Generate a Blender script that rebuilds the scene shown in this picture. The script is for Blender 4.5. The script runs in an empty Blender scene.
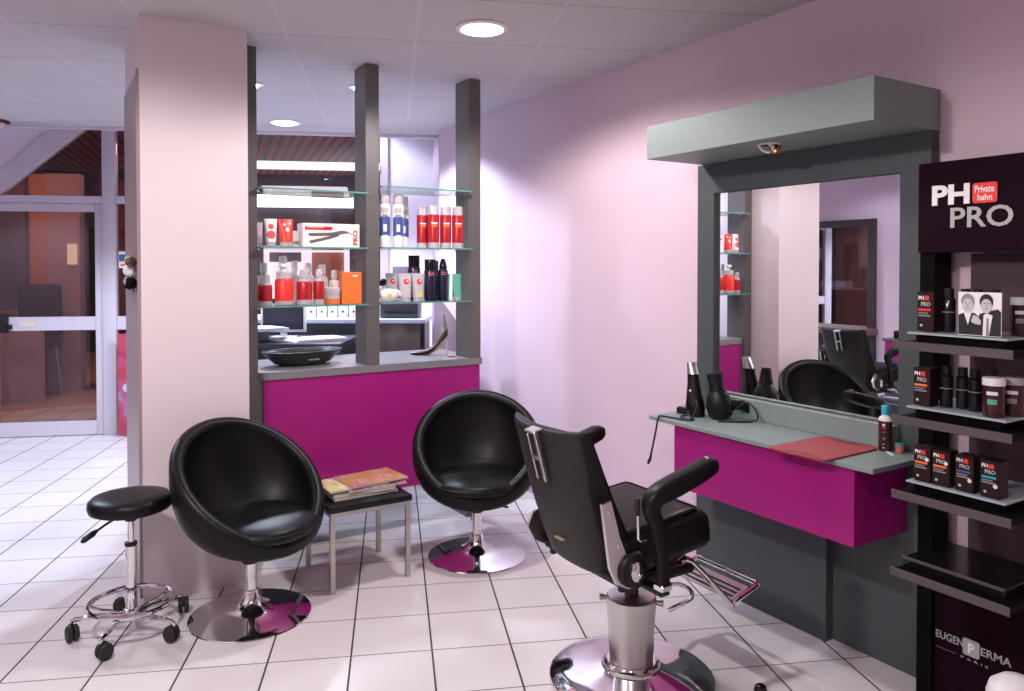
import bpy, bmesh, math, random
from mathutils import Vector, Matrix
random.seed(7)
PI = math.pi
SC = bpy.context.scene
COL = SC.collection

# ------------------------------------------------------------------ frame
CAM_H = 1.46
TH = math.radians(31.84)
TA = math.radians(22.94)               # the tile grid stands turned against the walls
TX, TY = (math.cos(TA), -math.sin(TA)), (math.sin(TA), math.cos(TA))
CEIL = 2.54
WX = 2.68                               # right wall
def tw(t, n, z=0.0):
    return (t*TX[0]+n*TY[0], t*TX[1]+n*TY[1], z)

# ------------------------------------------------------------------ materials
def newmat(name):
    m = bpy.data.materials.new(name); m.use_nodes = True
    return m, m.node_tree.nodes, m.node_tree.links
def pb(name, col, rough=.5, metal=0., spec=.5, coat=0., noise=0., nscale=40., bump=0., bscale=200., emit=None, es=0., trans=0., alpha=1., bdist=.002):
    m, N, L = newmat(name)
    b = N['Principled BSDF']
    c = (*col, 1)
    b.inputs['Base Color'].default_value = c
    b.inputs['Roughness'].default_value = rough
    b.inputs['Metallic'].default_value = metal
    b.inputs['Specular IOR Level'].default_value = spec
    b.inputs['Coat Weight'].default_value = coat
    b.inputs['Transmission Weight'].default_value = trans
    b.inputs['Alpha'].default_value = alpha
    if emit:
        b.inputs['Emission Color'].default_value = (*emit, 1); b.inputs['Emission Strength'].default_value = es
    tc = None
    if noise or bump:
        tc = N.new('ShaderNodeTexCoord')
    if noise:
        nz = N.new('ShaderNodeTexNoise'); nz.inputs['Scale'].default_value = nscale; nz.inputs['Detail'].default_value = 3
        L.new(tc.outputs['Object'], nz.inputs['Vector'])
        mx = N.new('ShaderNodeMix'); mx.data_type = 'RGBA'
        mx.inputs['A'].default_value = (*[v*(1-noise) for v in col], 1)
        mx.inputs['B'].default_value = (*[min(1, v*(1+noise)) for v in col], 1)
        L.new(nz.outputs['Fac'], mx.inputs['Factor']); L.new(mx.outputs['Result'], b.inputs['Base Color'])
    if bump:
        nz = N.new('ShaderNodeTexNoise'); nz.inputs['Scale'].default_value = bscale; nz.inputs['Detail'].default_value = 2
        L.new(tc.outputs['Object'], nz.inputs['Vector'])
        bp = N.new('ShaderNodeBump'); bp.inputs['Strength'].default_value = bump; bp.inputs['Distance'].default_value = bdist
        L.new(nz.outputs['Fac'], bp.inputs['Height']); L.new(bp.outputs['Normal'], b.inputs['Normal'])
    return m
def clear(name, tint=(1, 1, 1), rough=.0, ior=1.45, fmul=1.0):
    m, N, L = newmat(name)
    N.remove(N['Principled BSDF'])
    tr = N.new('ShaderNodeBsdfTransparent'); tr.inputs['Color'].default_value = (*tint, 1)
    gl = N.new('ShaderNodeBsdfGlossy'); gl.inputs['Roughness'].default_value = rough
    fr = N.new('ShaderNodeFresnel'); fr.inputs['IOR'].default_value = ior
    mx = N.new('ShaderNodeMixShader')
    mu = N.new('ShaderNodeMath'); mu.operation = 'MULTIPLY'; mu.inputs[1].default_value = fmul
    L.new(fr.outputs[0], mu.inputs[0]); L.new(mu.outputs[0], mx.inputs[0])
    L.new(tr.outputs[0], mx.inputs[1]); L.new(gl.outputs[0], mx.inputs[2])
    L.new(mx.outputs[0], N['Material Output'].inputs['Surface'])
    return m
def emis(name, col, s):
    m, N, L = newmat(name)
    N.remove(N['Principled BSDF'])
    e = N.new('ShaderNodeEmission'); e.inputs['Color'].default_value = (*col, 1); e.inputs['Strength'].default_value = s
    L.new(e.outputs[0], N['Material Output'].inputs['Surface'])
    return m
def tile_mat(name, base, grout, t0, n0, size, w_t, w_n, rough, grout_n=None, var=.03, spec=.5, speck=0., bump=.0):
    """square tiles in the turned grid: two families of joints"""
    m, N, L = newmat(name); b = N['Principled BSDF']
    g = N.new('ShaderNodeNewGeometry')
    def line(axis, off, w):
        d = N.new('ShaderNodeVectorMath'); d.operation = 'DOT_PRODUCT'; d.inputs[1].default_value = (axis[0], axis[1], 0)
        L.new(g.outputs['Position'], d.inputs[0])
        s = N.new('ShaderNodeMath'); s.operation = 'SUBTRACT'; s.inputs[1].default_value = off; L.new(d.outputs['Value'], s.inputs[0])
        q = N.new('ShaderNodeMath'); q.operation = 'DIVIDE'; q.inputs[1].default_value = size; L.new(s.outputs[0], q.inputs[0])
        fl = N.new('ShaderNodeMath'); fl.operation = 'ROUND'; L.new(q.outputs[0], fl.inputs[0])
        df = N.new('ShaderNodeMath'); df.operation = 'SUBTRACT'; L.new(q.outputs[0], df.inputs[0]); L.new(fl.outputs[0], df.inputs[1])
        ab = N.new('ShaderNodeMath'); ab.operation = 'ABSOLUTE'; L.new(df.outputs[0], ab.inputs[0])
        lt = N.new('ShaderNodeMath'); lt.operation = 'LESS_THAN'; lt.inputs[1].default_value = w/size/2; L.new(ab.outputs[0], lt.inputs[0])
        f2 = N.new('ShaderNodeMath'); f2.operation = 'FLOOR'; L.new(q.outputs[0], f2.inputs[0])
        return lt.outputs[0], f2.outputs[0]
    lt, it = line(TX, t0, w_t); ln, i_n = line(TY, n0, w_n)
    cv = N.new('ShaderNodeCombineXYZ'); L.new(it, cv.inputs[0]); L.new(i_n, cv.inputs[1])
    wn = N.new('ShaderNodeTexWhiteNoise'); wn.noise_dimensions = '2D'; L.new(cv.outputs[0], wn.inputs['Vector'])
    mr = N.new('ShaderNodeMapRange'); mr.inputs['To Min'].default_value = 1-var; mr.inputs['To Max'].default_value = 1+var
    L.new(wn.outputs['Value'], mr.inputs['Value'])
    nz = N.new('ShaderNodeTexNoise'); nz.inputs['Scale'].default_value = 90 if speck else 6; nz.inputs['Detail'].default_value = 4
    L.new(g.outputs['Position'], nz.inputs['Vector'])
    m2 = N.new('ShaderNodeMapRange'); m2.inputs['To Min'].default_value = 1-(speck or .03); m2.inputs['To Max'].default_value = 1+(speck or .03)
    L.new(nz.outputs['Fac'], m2.inputs['Value'])
    mu = N.new('ShaderNodeMath'); mu.operation = 'MULTIPLY'; L.new(mr.outputs[0], mu.inputs[0]); L.new(m2.outputs[0], mu.inputs[1])
    vs = N.new('ShaderNodeVectorMath'); vs.operation = 'SCALE'; vs.inputs[0].default_value = base; L.new(mu.outputs[0], vs.inputs['Scale'])
    x1 = N.new('ShaderNodeMix'); x1.data_type = 'RGBA'; x1.inputs['B'].default_value = (*(grout_n or grout), 1)
    L.new(ln, x1.inputs['Factor']); L.new(vs.outputs[0], x1.inputs['A'])
    x2 = N.new('ShaderNodeMix'); x2.data_type = 'RGBA'; x2.inputs['B'].default_value = (*grout, 1)
    L.new(lt, x2.inputs['Factor']); L.new(x1.outputs['Result'], x2.inputs['A'])
    L.new(x2.outputs['Result'], b.inputs['Base Color'])
    mxl = N.new('ShaderNodeMath'); mxl.operation = 'MAXIMUM'; L.new(lt, mxl.inputs[0]); L.new(ln, mxl.inputs[1])
    rr = N.new('ShaderNodeMapRange'); rr.inputs['To Min'].default_value = rough; rr.inputs['To Max'].default_value = .8
    L.new(mxl.outputs[0], rr.inputs['Value']); L.new(rr.outputs[0], b.inputs['Roughness'])
    b.inputs['Specular IOR Level'].default_value = spec
    if bump:
        bp = N.new('ShaderNodeBump'); bp.inputs['Strength'].default_value = bump; bp.inputs['Distance'].default_value = .002
        L.new(nz.outputs['Fac'], bp.inputs['Height']); L.new(bp.outputs['Normal'], b.inputs['Normal'])
    return m
def stripes_mat(name, c1, c2, axis, size, rough=.5):
    m, N, L = newmat(name); b = N['Principled BSDF']
    g = N.new('ShaderNodeNewGeometry')
    d = N.new('ShaderNodeVectorMath'); d.operation = 'DOT_PRODUCT'; d.inputs[1].default_value = axis; L.new(g.outputs['Position'], d.inputs[0])
    q = N.new('ShaderNodeMath'); q.operation = 'DIVIDE'; q.inputs[1].default_value = size; L.new(d.outputs['Value'], q.inputs[0])
    fr = N.new('ShaderNodeMath'); fr.operation = 'FRACT'; L.new(q.outputs[0], fr.inputs[0])
    lt = N.new('ShaderNodeMath'); lt.operation = 'LESS_THAN'; lt.inputs[1].default_value = .55; L.new(fr.outputs[0], lt.inputs[0])
    mx = N.new('ShaderNodeMix'); mx.data_type = 'RGBA'; mx.inputs['A'].default_value = (*c1, 1); mx.inputs['B'].default_value = (*c2, 1)
    L.new(lt.outputs[0], mx.inputs['Factor']); L.new(mx.outputs['Result'], b.inputs['Base Color'])
    b.inputs['Roughness'].default_value = rough
    return m
def ramp_mat(name, stops, scale=6., seed=0., rough=.25, detail=2., distort=1.2):
    m, N, L = newmat(name); b = N['Principled BSDF']
    tc = N.new('ShaderNodeTexCoord'); mp = N.new('ShaderNodeMapping'); mp.inputs['Location'].default_value = (seed, seed*1.7, seed*.3)
    nz = N.new('ShaderNodeTexNoise'); nz.inputs['Scale'].default_value = scale; nz.inputs['Detail'].default_value = detail; nz.inputs['Distortion'].default_value = distort
    cr = N.new('ShaderNodeValToRGB')
    L.new(tc.outputs['Object'], mp.inputs['Vector']); L.new(mp.outputs[0], nz.inputs['Vector']); L.new(nz.outputs['Fac'], cr.inputs['Fac'])
    els = cr.color_ramp.elements
    els[0].position, els[0].color = stops[0][0], (*stops[0][1], 1)
    els[1].position, els[1].color = stops[-1][0], (*stops[-1][1], 1)
    for p, c in stops[1:-1]:
        e = els.new(p); e.color = (*c, 1)
    L.new(cr.outputs['Color'], b.inputs['Base Color']); b.inputs['Roughness'].default_value = rough
    return m

M = {}
M['floor'] = tile_mat('floor_tiles', (.68, .65, .655), (.04, .035, .03), .143, 2.884, .3025, .0072, .0055, .3, grout_n=(.15, .135, .13), spec=.5)
M['ceiling'] = tile_mat('ceiling_panels', (.53, .51, .515), (.57, .545, .56), -.487, 3.079, .5975, .016, .006, .9, grout_n=(.27, .25, .25), var=.012, speck=.05, bump=.15)
M['wall'] = pb('pink_wall_paint', (.655, .515, .60), .55, noise=.015, nscale=3, bump=.06, bscale=140)
M['column'] = pb('column_paint', (.69, .61, .63), .55, noise=.015, nscale=3, bump=.06, bscale=140)
M['white_wall'] = pb('white_wall_paint', (.76, .71, .78), .6, bump=.05)
M['grey'] = pb('grey_laminate', (.215, .275, .26), .5, noise=.05, nscale=60, bump=.03, bscale=300)
M['greydark'] = pb('shaded_grey_laminate', (.068, .083, .088), .5, spec=.3, noise=.06, nscale=60, bump=.03, bscale=300)  # the grey laminate darkened, shade on station panel and plinth put into the colour
M['taupe'] = pb('taupe_laminate', (.115, .108, .105), .38, noise=.06, nscale=50)
M['taupe_top'] = pb('counter_laminate', (.20, .195, .21), .32, noise=.05, nscale=50)
M['magenta'] = pb('magenta_panel', (.335, .006, .175), .42, noise=.02, nscale=20)
M['mirror'] = pb('mirror_silver', (.86, .86, .87), .005, 1.0)
M['chrome'] = pb('chrome', (.78, .77, .78), .07, 1.0)
M['chrome_soft'] = pb('brushed_steel', (.62, .60, .58), .28, 1.0, bump=.02, bscale=500)
M['leather'] = pb('black_leather', (.004, .004, .0045), .40, spec=.22, bump=.12, bscale=260, bdist=.001)
M['leather2'] = pb('worn_black_vinyl', (.0055, .0052, .005), .42, spec=.22, bump=.10, bscale=300, bdist=.001)
M['vinyl_rear'] = pb('olive_black_vinyl', (.018, .0165, .014), .45, spec=.25, bump=.10, bscale=300, bdist=.001)
M['blackplastic'] = pb('black_plastic', (.006, .006, .007), .4, spec=.35)
M['blackgloss'] = pb('black_gloss', (.008, .007, .009), .15, spec=.35)
M['rubber'] = pb('black_rubber', (.015, .013, .016), .6)
M['frame_white'] = pb('white_aluminium', (.55, .52, .575), .4)
M['steel'] = pb('satin_steel', (.55, .53, .50), .35, 1.0)
M['glass'] = clear('window_glass', (.96, .96, .97))
M['shelfglass'] = clear('shelf_glass', (.93, .97, .95), fmul=.8)
M['glassedge'] = pb('green_glass_edge', (.10, .30, .24), .15, spec=.6)
M['tray_glass'] = pb('frosted_tray', (.42, .47, .52), .2)
M['standblack'] = pb('stand_black', (.004, .003, .004), .6, spec=.06)
M['standplum'] = pb('stand_aubergine', (.013, .003, .009), .65, spec=.05)
M['standshelf'] = pb('stand_shelf_edge', (.075, .062, .062), .45)
M['white'] = pb('white_plastic', (.82, .80, .80), .35)
M['paper'] = pb('paper_white', (.84, .82, .82), .6)
M['letter_white'] = pb('letter_white', (.90, .88, .88), .5)
M['letter_grey'] = pb('letter_grey', (.42, .44, .43), .5)
M['red'] = pb('red_label', (.62, .012, .015), .35)
M['redbright'] = pb('sign_red', (.80, .035, .02), .4)
M['redbottle'] = pb('red_bottle', (.42, .012, .018), .25)
M['orange'] = pb('orange_card', (.85, .18, .03), .5)
M['brownbottle'] = pb('brown_bottle', (.045, .010, .011), .22)
M['brownbox'] = pb('brown_carton', (.022, .009, .009), .45, spec=.2)
M['teal'] = pb('turquoise_cap', (.01, .42, .55), .35)
M['frost'] = pb('frosted_plastic', (.70, .66, .68), .3, trans=.35)
M['clearcap'] = pb('clear_cap', (.80, .76, .78), .2, trans=.5)
M['navy'] = pb('navy_bottle', (.012, .012, .035), .2)
M['green'] = pb('green_tube', (.10, .42, .30), .3)
M['blue'] = pb('blue_label', (.05, .09, .28), .35)
M['pinkred'] = pb('pink_red_print', (.65, .05, .08), .4)
M['yellow'] = pb('yellow_label', (.75, .62, .05), .4)
M['gold'] = pb('gold_satin', (.55, .42, .22), .35, .4)
M['browndark'] = pb('dark_brown_leather', (.06, .025, .018), .35)
M['redmat'] = pb('red_mat', (.36, .035, .045), .5)
M['skinprint'] = pb('print_light_grey', (.55, .54, .53), .5)
M['printgrey'] = pb('print_mid_grey', (.25, .25, .25), .5)
M['printblack'] = pb('print_black', (.01, .01, .012), .4)
M['desk'] = pb('desk_taupe', (.15, .115, .115), .5, noise=.05)
M['deskdark'] = pb('desk_dark', (.035, .035, .045), .4)
M['desklight'] = pb('desk_light_top', (.50, .55, .68), .35)
M['screen'] = pb('dark_screen', (.02, .02, .032), .2)
M['lilac'] = pb('lilac_panel', (.52, .42, .50), .55)
M['wood_mall'] = pb('mall_orange_wall', (.55, .25, .16), .6)
M['mauve_mall'] = pb('mall_mauve_wall', (.42, .27, .30), .6)
M['slate_mall'] = pb('mall_slate_panel', (.13, .11, .16), .5)
M['darkred_mall'] = pb('mall_dark_red', (.16, .03, .04), .5)
M['mallfloor'] = pb('mall_floor', (.50, .28, .20), .3)
M['slats'] = stripes_mat('slatted_ceiling', (.05, .015, .025), (.36, .085, .06), (.98, -.2, 0), .13)
M['poster'] = ramp_mat('poster_print', [(.3, (.30, .03, .09)), (.5, (.45, .05, .08)), (.62, (.38, .08, .20)), (.72, (.30, .34, .42))], 4, 3)
M['cover'] = [
    ramp_mat('magazine_cover_peach', [(.25, (.42, .36, .08)), (.42, (.52, .24, .10)), (.55, (.58, .34, .20)), (.65, (.48, .14, .26)), (.8, (.62, .50, .58))], 9, 1),
    ramp_mat('magazine_cover_blue', [(.3, (.08, .18, .42)), (.45, (.70, .70, .72)), (.55, (.65, .06, .05)), (.7, (.35, .42, .55))], 18, 5),
    ramp_mat('magazine_cover_white', [(.3, (.02, .02, .02)), (.45, (.80, .78, .72)), (.6, (.75, .60, .08)), (.8, (.8, .8, .8))], 10, 9),
    ramp_mat('magazine_cover_grey', [(.3, (.3, .3, .26)), (.6, (.5, .5, .42))], 8, 2)]
M['lamp_warm'] = emis('lamp_warm_glow', (1., .93, .88), 14)
M['lamp_cool'] = emis('lamp_cool_glow', (.90, .90, 1.), 14)
M['band_lit'] = emis('lit_sign_band', (.93, .90, 1.), 2.2)
M['band_led'] = emis('led_lit_transom', (.78, .70, 1.), 1.6)
M['mall_lamp'] = emis('mall_wall_lamp', (1., .55, .35), .55)
M['frame_lit'] = pb('white_shopfront_glow', (.85, .80, .86), .5, emit=(.9, .85, 1.), es=.75)  # frames are no lamps, the emission stands in for light on them

# ------------------------------------------------------------------ mesh helpers
def obj(name, bm, mat, parent=None, loc=None, rotz=None, ang=35, label=None):
    if len(bm.faces):
        bmesh.ops.recalc_face_normals(bm, faces=bm.faces[:])
    me = bpy.data.meshes.new(name)
    bm.to_mesh(me); bm.free()
    for p in me.polygons: p.use_smooth = True
    me.set_sharp_from_angle(angle=math.radians(ang))
    for mm in (mat if isinstance(mat, (list, tuple)) else [mat]): me.materials.append(mm)
    o = bpy.data.objects.new(name, me); COL.objects.link(o)
    if parent: o.parent = parent
    if loc: o.location = loc
    if rotz is not None: o.rotation_euler = (0, 0, rotz)
    if label: o['label'] = label
    return o
def thing(name, label, cat, loc=(0, 0, 0), rotz=0, group=None):
    o = bpy.data.objects.new(name, None); COL.objects.link(o)
    o.location = loc; o.rotation_euler = (0, 0, rotz); o.empty_display_size = .05
    o['label'] = label; o['category'] = cat
    if group: o['group'] = group
    return o
def tag(o, label, cat, group=None):
    o['label'] = label; o['category'] = cat
    if group: o['group'] = group
    return o
def struct(name, bm, mat, **k):
    o = obj(name, bm, mat, **k); o['kind'] = 'structure'; return o
def dup(root, loc, rotz, label, group=None):
    r = root.copy(); COL.objects.link(r); r.location = loc; r.rotation_euler = (0, 0, rotz); r['label'] = label
    if group: r['group'] = group
    for ch in list(root.children):
        c = ch.copy(); COL.objects.link(c); c.parent = r
        for g in ch.children:
            d = g.copy(); COL.objects.link(d); d.parent = c
    return r
def B(): return bmesh.new()
def box(bm, x0, x1, y0, y1, z0, z1, bev=0., seg=2, mi=0, mat=None):
    r = bmesh.ops.create_cube(bm, size=1)
    vs = r['verts']
    for v in vs:
        v.co = Vector((x0+(v.co.x+.5)*(x1-x0), y0+(v.co.y+.5)*(y1-y0), z0+(v.co.z+.5)*(z1-z0)))
    es = list({e for v in vs for e in v.link_edges}); fs = list({f for v in vs for f in v.link_faces})
    for f in fs: f.material_index = mi
    if bev:
        rr = bmesh.ops.bevel(bm, geom=es, offset=bev, segments=seg, profile=.5, affect='EDGES')
        vs = list({v for f in rr['faces'] for v in f.verts} | {v for v in vs if v.is_valid})
        for f in rr['faces']: f.material_index = mi
    if mat is not None:
        bmesh.ops.transform(bm, matrix=mat, verts=vs)
    return vs
def lathe(bm, prof, seg=24, c=(0, 0, 0), mat=None, mi=0, close=True):
    rings = []; allv = []
    for r, z in prof:
        if r < 1e-5:
            v = [bm.verts.new((0, 0, z))]
        else:
            v = [bm.verts.new((r*math.cos(2*PI*i/seg), r*math.sin(2*PI*i/seg), z)) for i in range(seg)]
        rings.append(v); allv += v
    fs = []
    for a, b in zip(rings, rings[1:]):
        for i in range(seg):
            j = (i+1) % seg
            if len(a) == 1 and len(b) == 1: continue
            if len(a) == 1: fs.append(bm.faces.new((a[0], b[i], b[j])))
            elif len(b) == 1: fs.append(bm.faces.new((a[i], a[j], b[0])))
            else: fs.append(bm.faces.new((a[i], a[j], b[j], b[i])))
    if close:
        for rg, fl in ((rings[0], True), (rings[-1], False)):
            if len(rg) > 1: fs.append(bm.faces.new(rg[::-1] if fl else rg))
    for f in fs: f.material_index = mi
    mt = (mat if mat is not None else Matrix.Identity(4))
    for v in allv: v.co = Vector(c) + (mt @ v.co)
    return allv
def tube(bm, pts, r, seg=10, closed=False, mi=0):
    pts = [Vector(p) for p in pts]; n = len(pts)
    rad = r if isinstance(r, (list, tuple)) else [r]*n
    rings = []; prev = None
    for i, p in enumerate(pts):
        if closed: d = pts[(i+1) % n] - pts[i-1]
        else: d = pts[min(i+1, n-1)] - pts[max(i-1, 0)]
        d.normalize()
        if prev is None:
            up = Vector((0, 0, 1)) if abs(d.z) < .9 else Vector((1, 0, 0))
            u = d.cross(up).normalized()
        else:
            u = (prev - d*prev.dot(d)).normalized()
        prev = u; w = d.cross(u)
        rings.append([bm.verts.new(p + (u*math.cos(2*PI*k/seg) + w*math.sin(2*PI*k/seg))*rad[i]) for k in range(seg)])
    m = n if closed else n-1
    for i in range(m):
        a, b = rings[i], rings[(i+1) % n]
        off = 0
        if closed and i == n-1:
            off = min(range(seg), key=lambda o: sum((a[k].co-b[(k+o) % seg].co).length for k in range(seg)))
        for k in range(seg):
            f = bm.faces.new((a[k], a[(k+1) % seg], b[(k+1+off) % seg], b[(k+off) % seg])); f.material_index = mi
    if not closed:
        bm.faces.new(rings[0][::-1]).material_index = mi; bm.faces.new(rings[-1]).material_index = mi
def loft(bm, rings, caps=True, mi=0, closed=True):
    R = [[bm.verts.new(p) for p in rg] for rg in rings]; n = len(R[0])
    for a, b in zip(R, R[1:]):
        for i in range(n if closed else n-1):
            bm.faces.new((a[i], a[(i+1) % n], b[(i+1) % n], b[i])).material_index = mi
    if caps:
        bm.faces.new(R[0][::-1]).material_index = mi; bm.faces.new(R[-1]).material_index = mi
    return R
def prism(bm, poly, fn, d0, d1, mi=0):
    """poly of (a,b), fn(a,b,d)->xyz, extruded from d0 to d1"""
    A = [bm.verts.new(fn(a, b, d0)) for a, b in poly]; Bv = [bm.verts.new(fn(a, b, d1)) for a, b in poly]
    n = len(poly)
    bm.faces.new(A[::-1]).material_index = mi; bm.faces.new(Bv).material_index = mi
    for i in range(n):
        bm.faces.new((A[i], A[(i+1) % n], Bv[(i+1) % n], Bv[i])).material_index = mi
def arc(cx, cy, r, a0, a1, n):
    return [(cx+r*math.cos(math.radians(a0+(a1-a0)*i/n)), cy+r*math.sin(math.radians(a0+(a1-a0)*i/n))) for i in range(n+1)]
def rrect(w, h, r, n=5):
    x, y = w/2-r, h/2-r
    return arc(x, y, r, 0, 90, n)+arc(-x, y, r, 90, 180, n)+arc(-x, -y, r, 180, 270, n)+arc(x, -y, r, 270, 360, n)
def smooth_path(pts, k=6, closed=False):
    P = [Vector(p) for p in pts]; n = len(P); out = []
    rng = range(n if closed else n-1)
    for i in rng:
        p0 = P[(i-1) % n] if closed or i > 0 else P[0]; p1 = P[i]; p2 = P[(i+1) % n]
        p3 = P[(i+2) % n] if closed or i+2 < n else P[n-1]
        for j in range(k):
            t = j/k
            out.append(.5*((2*p1)+(-p0+p2)*t+(2*p0-5*p1+4*p2-p3)*t*t+(-p0+3*p1-3*p2+p3)*t**3))
    if not closed: out.append(P[-1])
    return out
def text_mesh(s, size, depth=.001, bold=0., spacing=1.0):
    c = bpy.data.curves.new('lettering', 'FONT'); c.body = s; c.size = size; c.extrude = depth; c.offset = bold
    c.align_x = 'LEFT'; c.space_character = spacing; c.resolution_u = 3
    o = bpy.data.objects.new('lettering', c); COL.objects.link(o)
    dg = bpy.context.evaluated_depsgraph_get()
    me = bpy.data.meshes.new_from_object(o.evaluated_get(dg))
    bpy.data.objects.remove(o); bpy.data.curves.remove(c)
    return me
def text_obj(name, s, size, mat, parent, mtx, depth=.001, bold=0., width=None, height=None, spacing=1.0):
    me = text_mesh(s, size, depth, bold, spacing)
    xs = [v.co.x for v in me.vertices]; ys = [v.co.y for v in me.vertices]
    sx = width/(max(xs)-min(xs)) if width else 1; sy = height/(max(ys)-min(ys)) if height else sx
    if width and not height: sy = sx
    x0, y0 = min(xs), min(ys)
    for v in me.vertices: v.co = Vector(((v.co.x-x0)*sx, (v.co.y-y0)*sy, v.co.z))
    me.transform(mtx); me.name = name
    me.materials.clear(); me.materials.append(mat)
    o = bpy.data.objects.new(name, me); COL.objects.link(o)
    if parent: o.parent = parent
    return o
def face_negx(x, y, z):   # text lying on a plane that looks to -X, start at (x,y,z)
    return Matrix(((0, 0, -1, x), (-1, 0, 0, y), (0, 1, 0, z), (0, 0, 0, 1)))
def face_negy(x, y, z):   # on a plane that looks to -Y
    return Matrix(((1, 0, 0, x), (0, 0, -1, y), (0, 1, 0, z), (0, 0, 0, 1)))

# ------------------------------------------------------------------ room shell
bm = B(); box(bm, -2.2, 4.2, -1.9, 9.2, -.06, 0); fl = struct('floor', bm, M['floor'])
N_EDGE, N_FAC = 6.28, 7.09
# suspended ceiling, its far edge follows the shopfront
def poly_slab(name, pts, z0, z1, mat):
    bm = B(); prism(bm, pts, lambda a, b, d: (a, b, d), z0, z1); return struct(name, bm, mat)
e1, e2 = tw(-4.9, N_EDGE), tw(1.0, N_EDGE)
poly_slab('ceiling', [(-2.0, -1.9), (2.78, -1.9), (2.78, e2[1]), e2[:2], e1[:2], (-2.0, e1[1])], CEIL, CEIL+.05, M['ceiling'])
bm = B()
mt = Matrix.Translation((0, 0, 0)) @ Matrix.Rotation(-TA, 4, 'Z')
box(bm, -4.6, .42, N_EDGE-.012, N_EDGE+.03, CEIL-.025, CEIL+.40, mat=mt)
struct('trim_1', bm, M['frame_white'])
bm = B(); box(bm, -4.7, .8, N_EDGE+.03, N_FAC+.1, 2.94, 3.0, mat=mt); struct('ceiling_entrance', bm, M['white_wall'])
bm = B(); box(bm, WX, WX+.1, -1.9, 5.39, 0, CEIL+.5); struct('wall_right', bm, M['wall'])
bm = B(); box(bm, -1.7, -1.6, -1.9, 8.6, 0, 3.0); struct('wall_left', bm, M['wall'])
bm = B(); box(bm, -1.7, WX+.1, -1.9, -1.8, 0, CEIL+.1); struct('wall_back', bm, M['wall'])
# reveal and white wall closing the right end of the shopfront
bm = B(); box(bm, .366, .47, 6.03, N_FAC, 0, 2.95, mat=mt); struct('wall_reveal', bm, M['lilac'])
bm = B(); box(bm, -.115, .47, N_FAC, N_FAC+.1, 0, 2.95, mat=mt); struct('wall_front', bm, M['white_wall'])
bm = B(); box(bm, -.115, -.043, N_FAC-.03, N_FAC-.001, 0, 2.94, mat=mt); struct('trim_2', bm, M['lilac'])
# the free-standing column
bm = B(); box(bm, .368, .815, 3.61, 4.235, 0, CEIL); struct('column', bm, M['column'])
bm = B(); box(bm, .360, .3665, 3.640, 4.21, .02, 2.30, .002, 1)
cm = thing('column_panel', 'tall brownish panel on the left side of the pale column', 'panel', (0, 0, 0))
obj('board', bm, pb('taupe_panel', (.30, .235, .225), .35, noise=.06, nscale=4), cm)
bm = B(); box(bm, .356, .3675, 3.630, 3.6395, .02, 2.31); obj('edge_strip', bm, pb('strip_mauve', (.33, .24, .27), .5), cm)
fw = thing('flower_spray', 'small spray of white and yellow flowers on the side of the column', 'flowers', (.3595, 3.745, 1.43)); fw.scale = (.7, .7, .8)
def blob(x, y, z, r): 
    m_ = B(); bmesh.ops.create_icosphere(m_, subdivisions=2, radius=r, matrix=Matrix.Translation((x, y, z))); 
    for v in m_.verts: v.co += Vector((random.uniform(-.2, .2), random.uniform(-.2, .2), random.uniform(-.2, .2)))*r
    return m_
for (x, y, z, r, mm, nm) in [(-.035, -.02, .02, .035, 'white', 'flower'), (-.03, .07, .07, .032, 'yellow', 'flower'), (-.032, -.09, .065, .032, 'browndark', 'leaf'), (-.03, .02, -.04, .036, 'tray_glass', 'flower'), (-.03, -.07, -.05, .032, 'standblack', 'leaf'), (-.028, .10, -.06, .030, 'standblack', 'leaf')]:
    obj(nm, blob(x, y, z, r), M[mm], fw)
bm = B(); tube(bm, [(-.012, .0, -.10), (-.02, .0, -.02), (-.025, -.01, .05)], .006, 8); tube(bm, [(-.002, 0, -.02), (-.02, 0, -.02)], .004, 6); obj('stem', bm, M['browndark'], fw)

# ------------------------------------------------------------------ shopfront
def fb(bm, t0, t1, n0, n1, z0, z1, bev=0): box(bm, t0, t1, n0, n1, z0, z1, bev, mat=mt)
F0, F1 = N_FAC-.03, N_FAC+.04
bm = B()
fb(bm, -2.481, -2.378, F0-.02, F1, 0, 2.93, .004)             # tall post
fb(bm, -3.62, -3.49, F0-.02, F1, 0, 2.05, .004)
fb(bm, -3.49, -2.4815, F0, F1, 2.008, 2.072)                    # transom over the door
fb(bm, -2.3775, -1.5, F0, F1, 2.01, 2.075); fb(bm, -2.3775, -1.5, F0, F1, .915, 1.03); fb(bm, -2.3775, -1.5, F0, F1, 0, .12)
fb(bm, -1.5, -1.4, F0-.01, F1, 0, 2.93, .004)
fb(bm, -1.3995, -.1155, F0, F1, 0, .25); fb(bm, -1.3995, -.1155, F0, F1, 2.80, 2.93)
struct('trim_3', bm, M['frame_white'])
# sloping beam of the gable light with the panel above it
bm = B()
f3 = lambda a, b, d: tw(a, d, b)
prism(bm, [(-3.27-.03, 2.073), (-2.629, 2.645), (-2.36, 2.93), (-2.66, 2.93), (-2.813, 2.70), (-3.308, 2.24), (-3.6, 2.09), (-3.6, 2.073)], f3, F0-.03, F1)
struct('trim_4', bm, M['frame_white'])
bm = B(); prism(bm, [(-4.6, 2.075), (-3.61, 2.093), (-3.312, 2.243), (-2.818, 2.703), (-2.67, 2.93), (-4.6, 2.93)], f3, F0+.01, F1-.01)
struct('wall_gable', bm, M['white_wall'])
bm = B(); fb(bm, -4.6, -3.625, F0, F1, 0, 2.07); struct('wall_entrance', bm, M['white_wall'])
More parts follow.
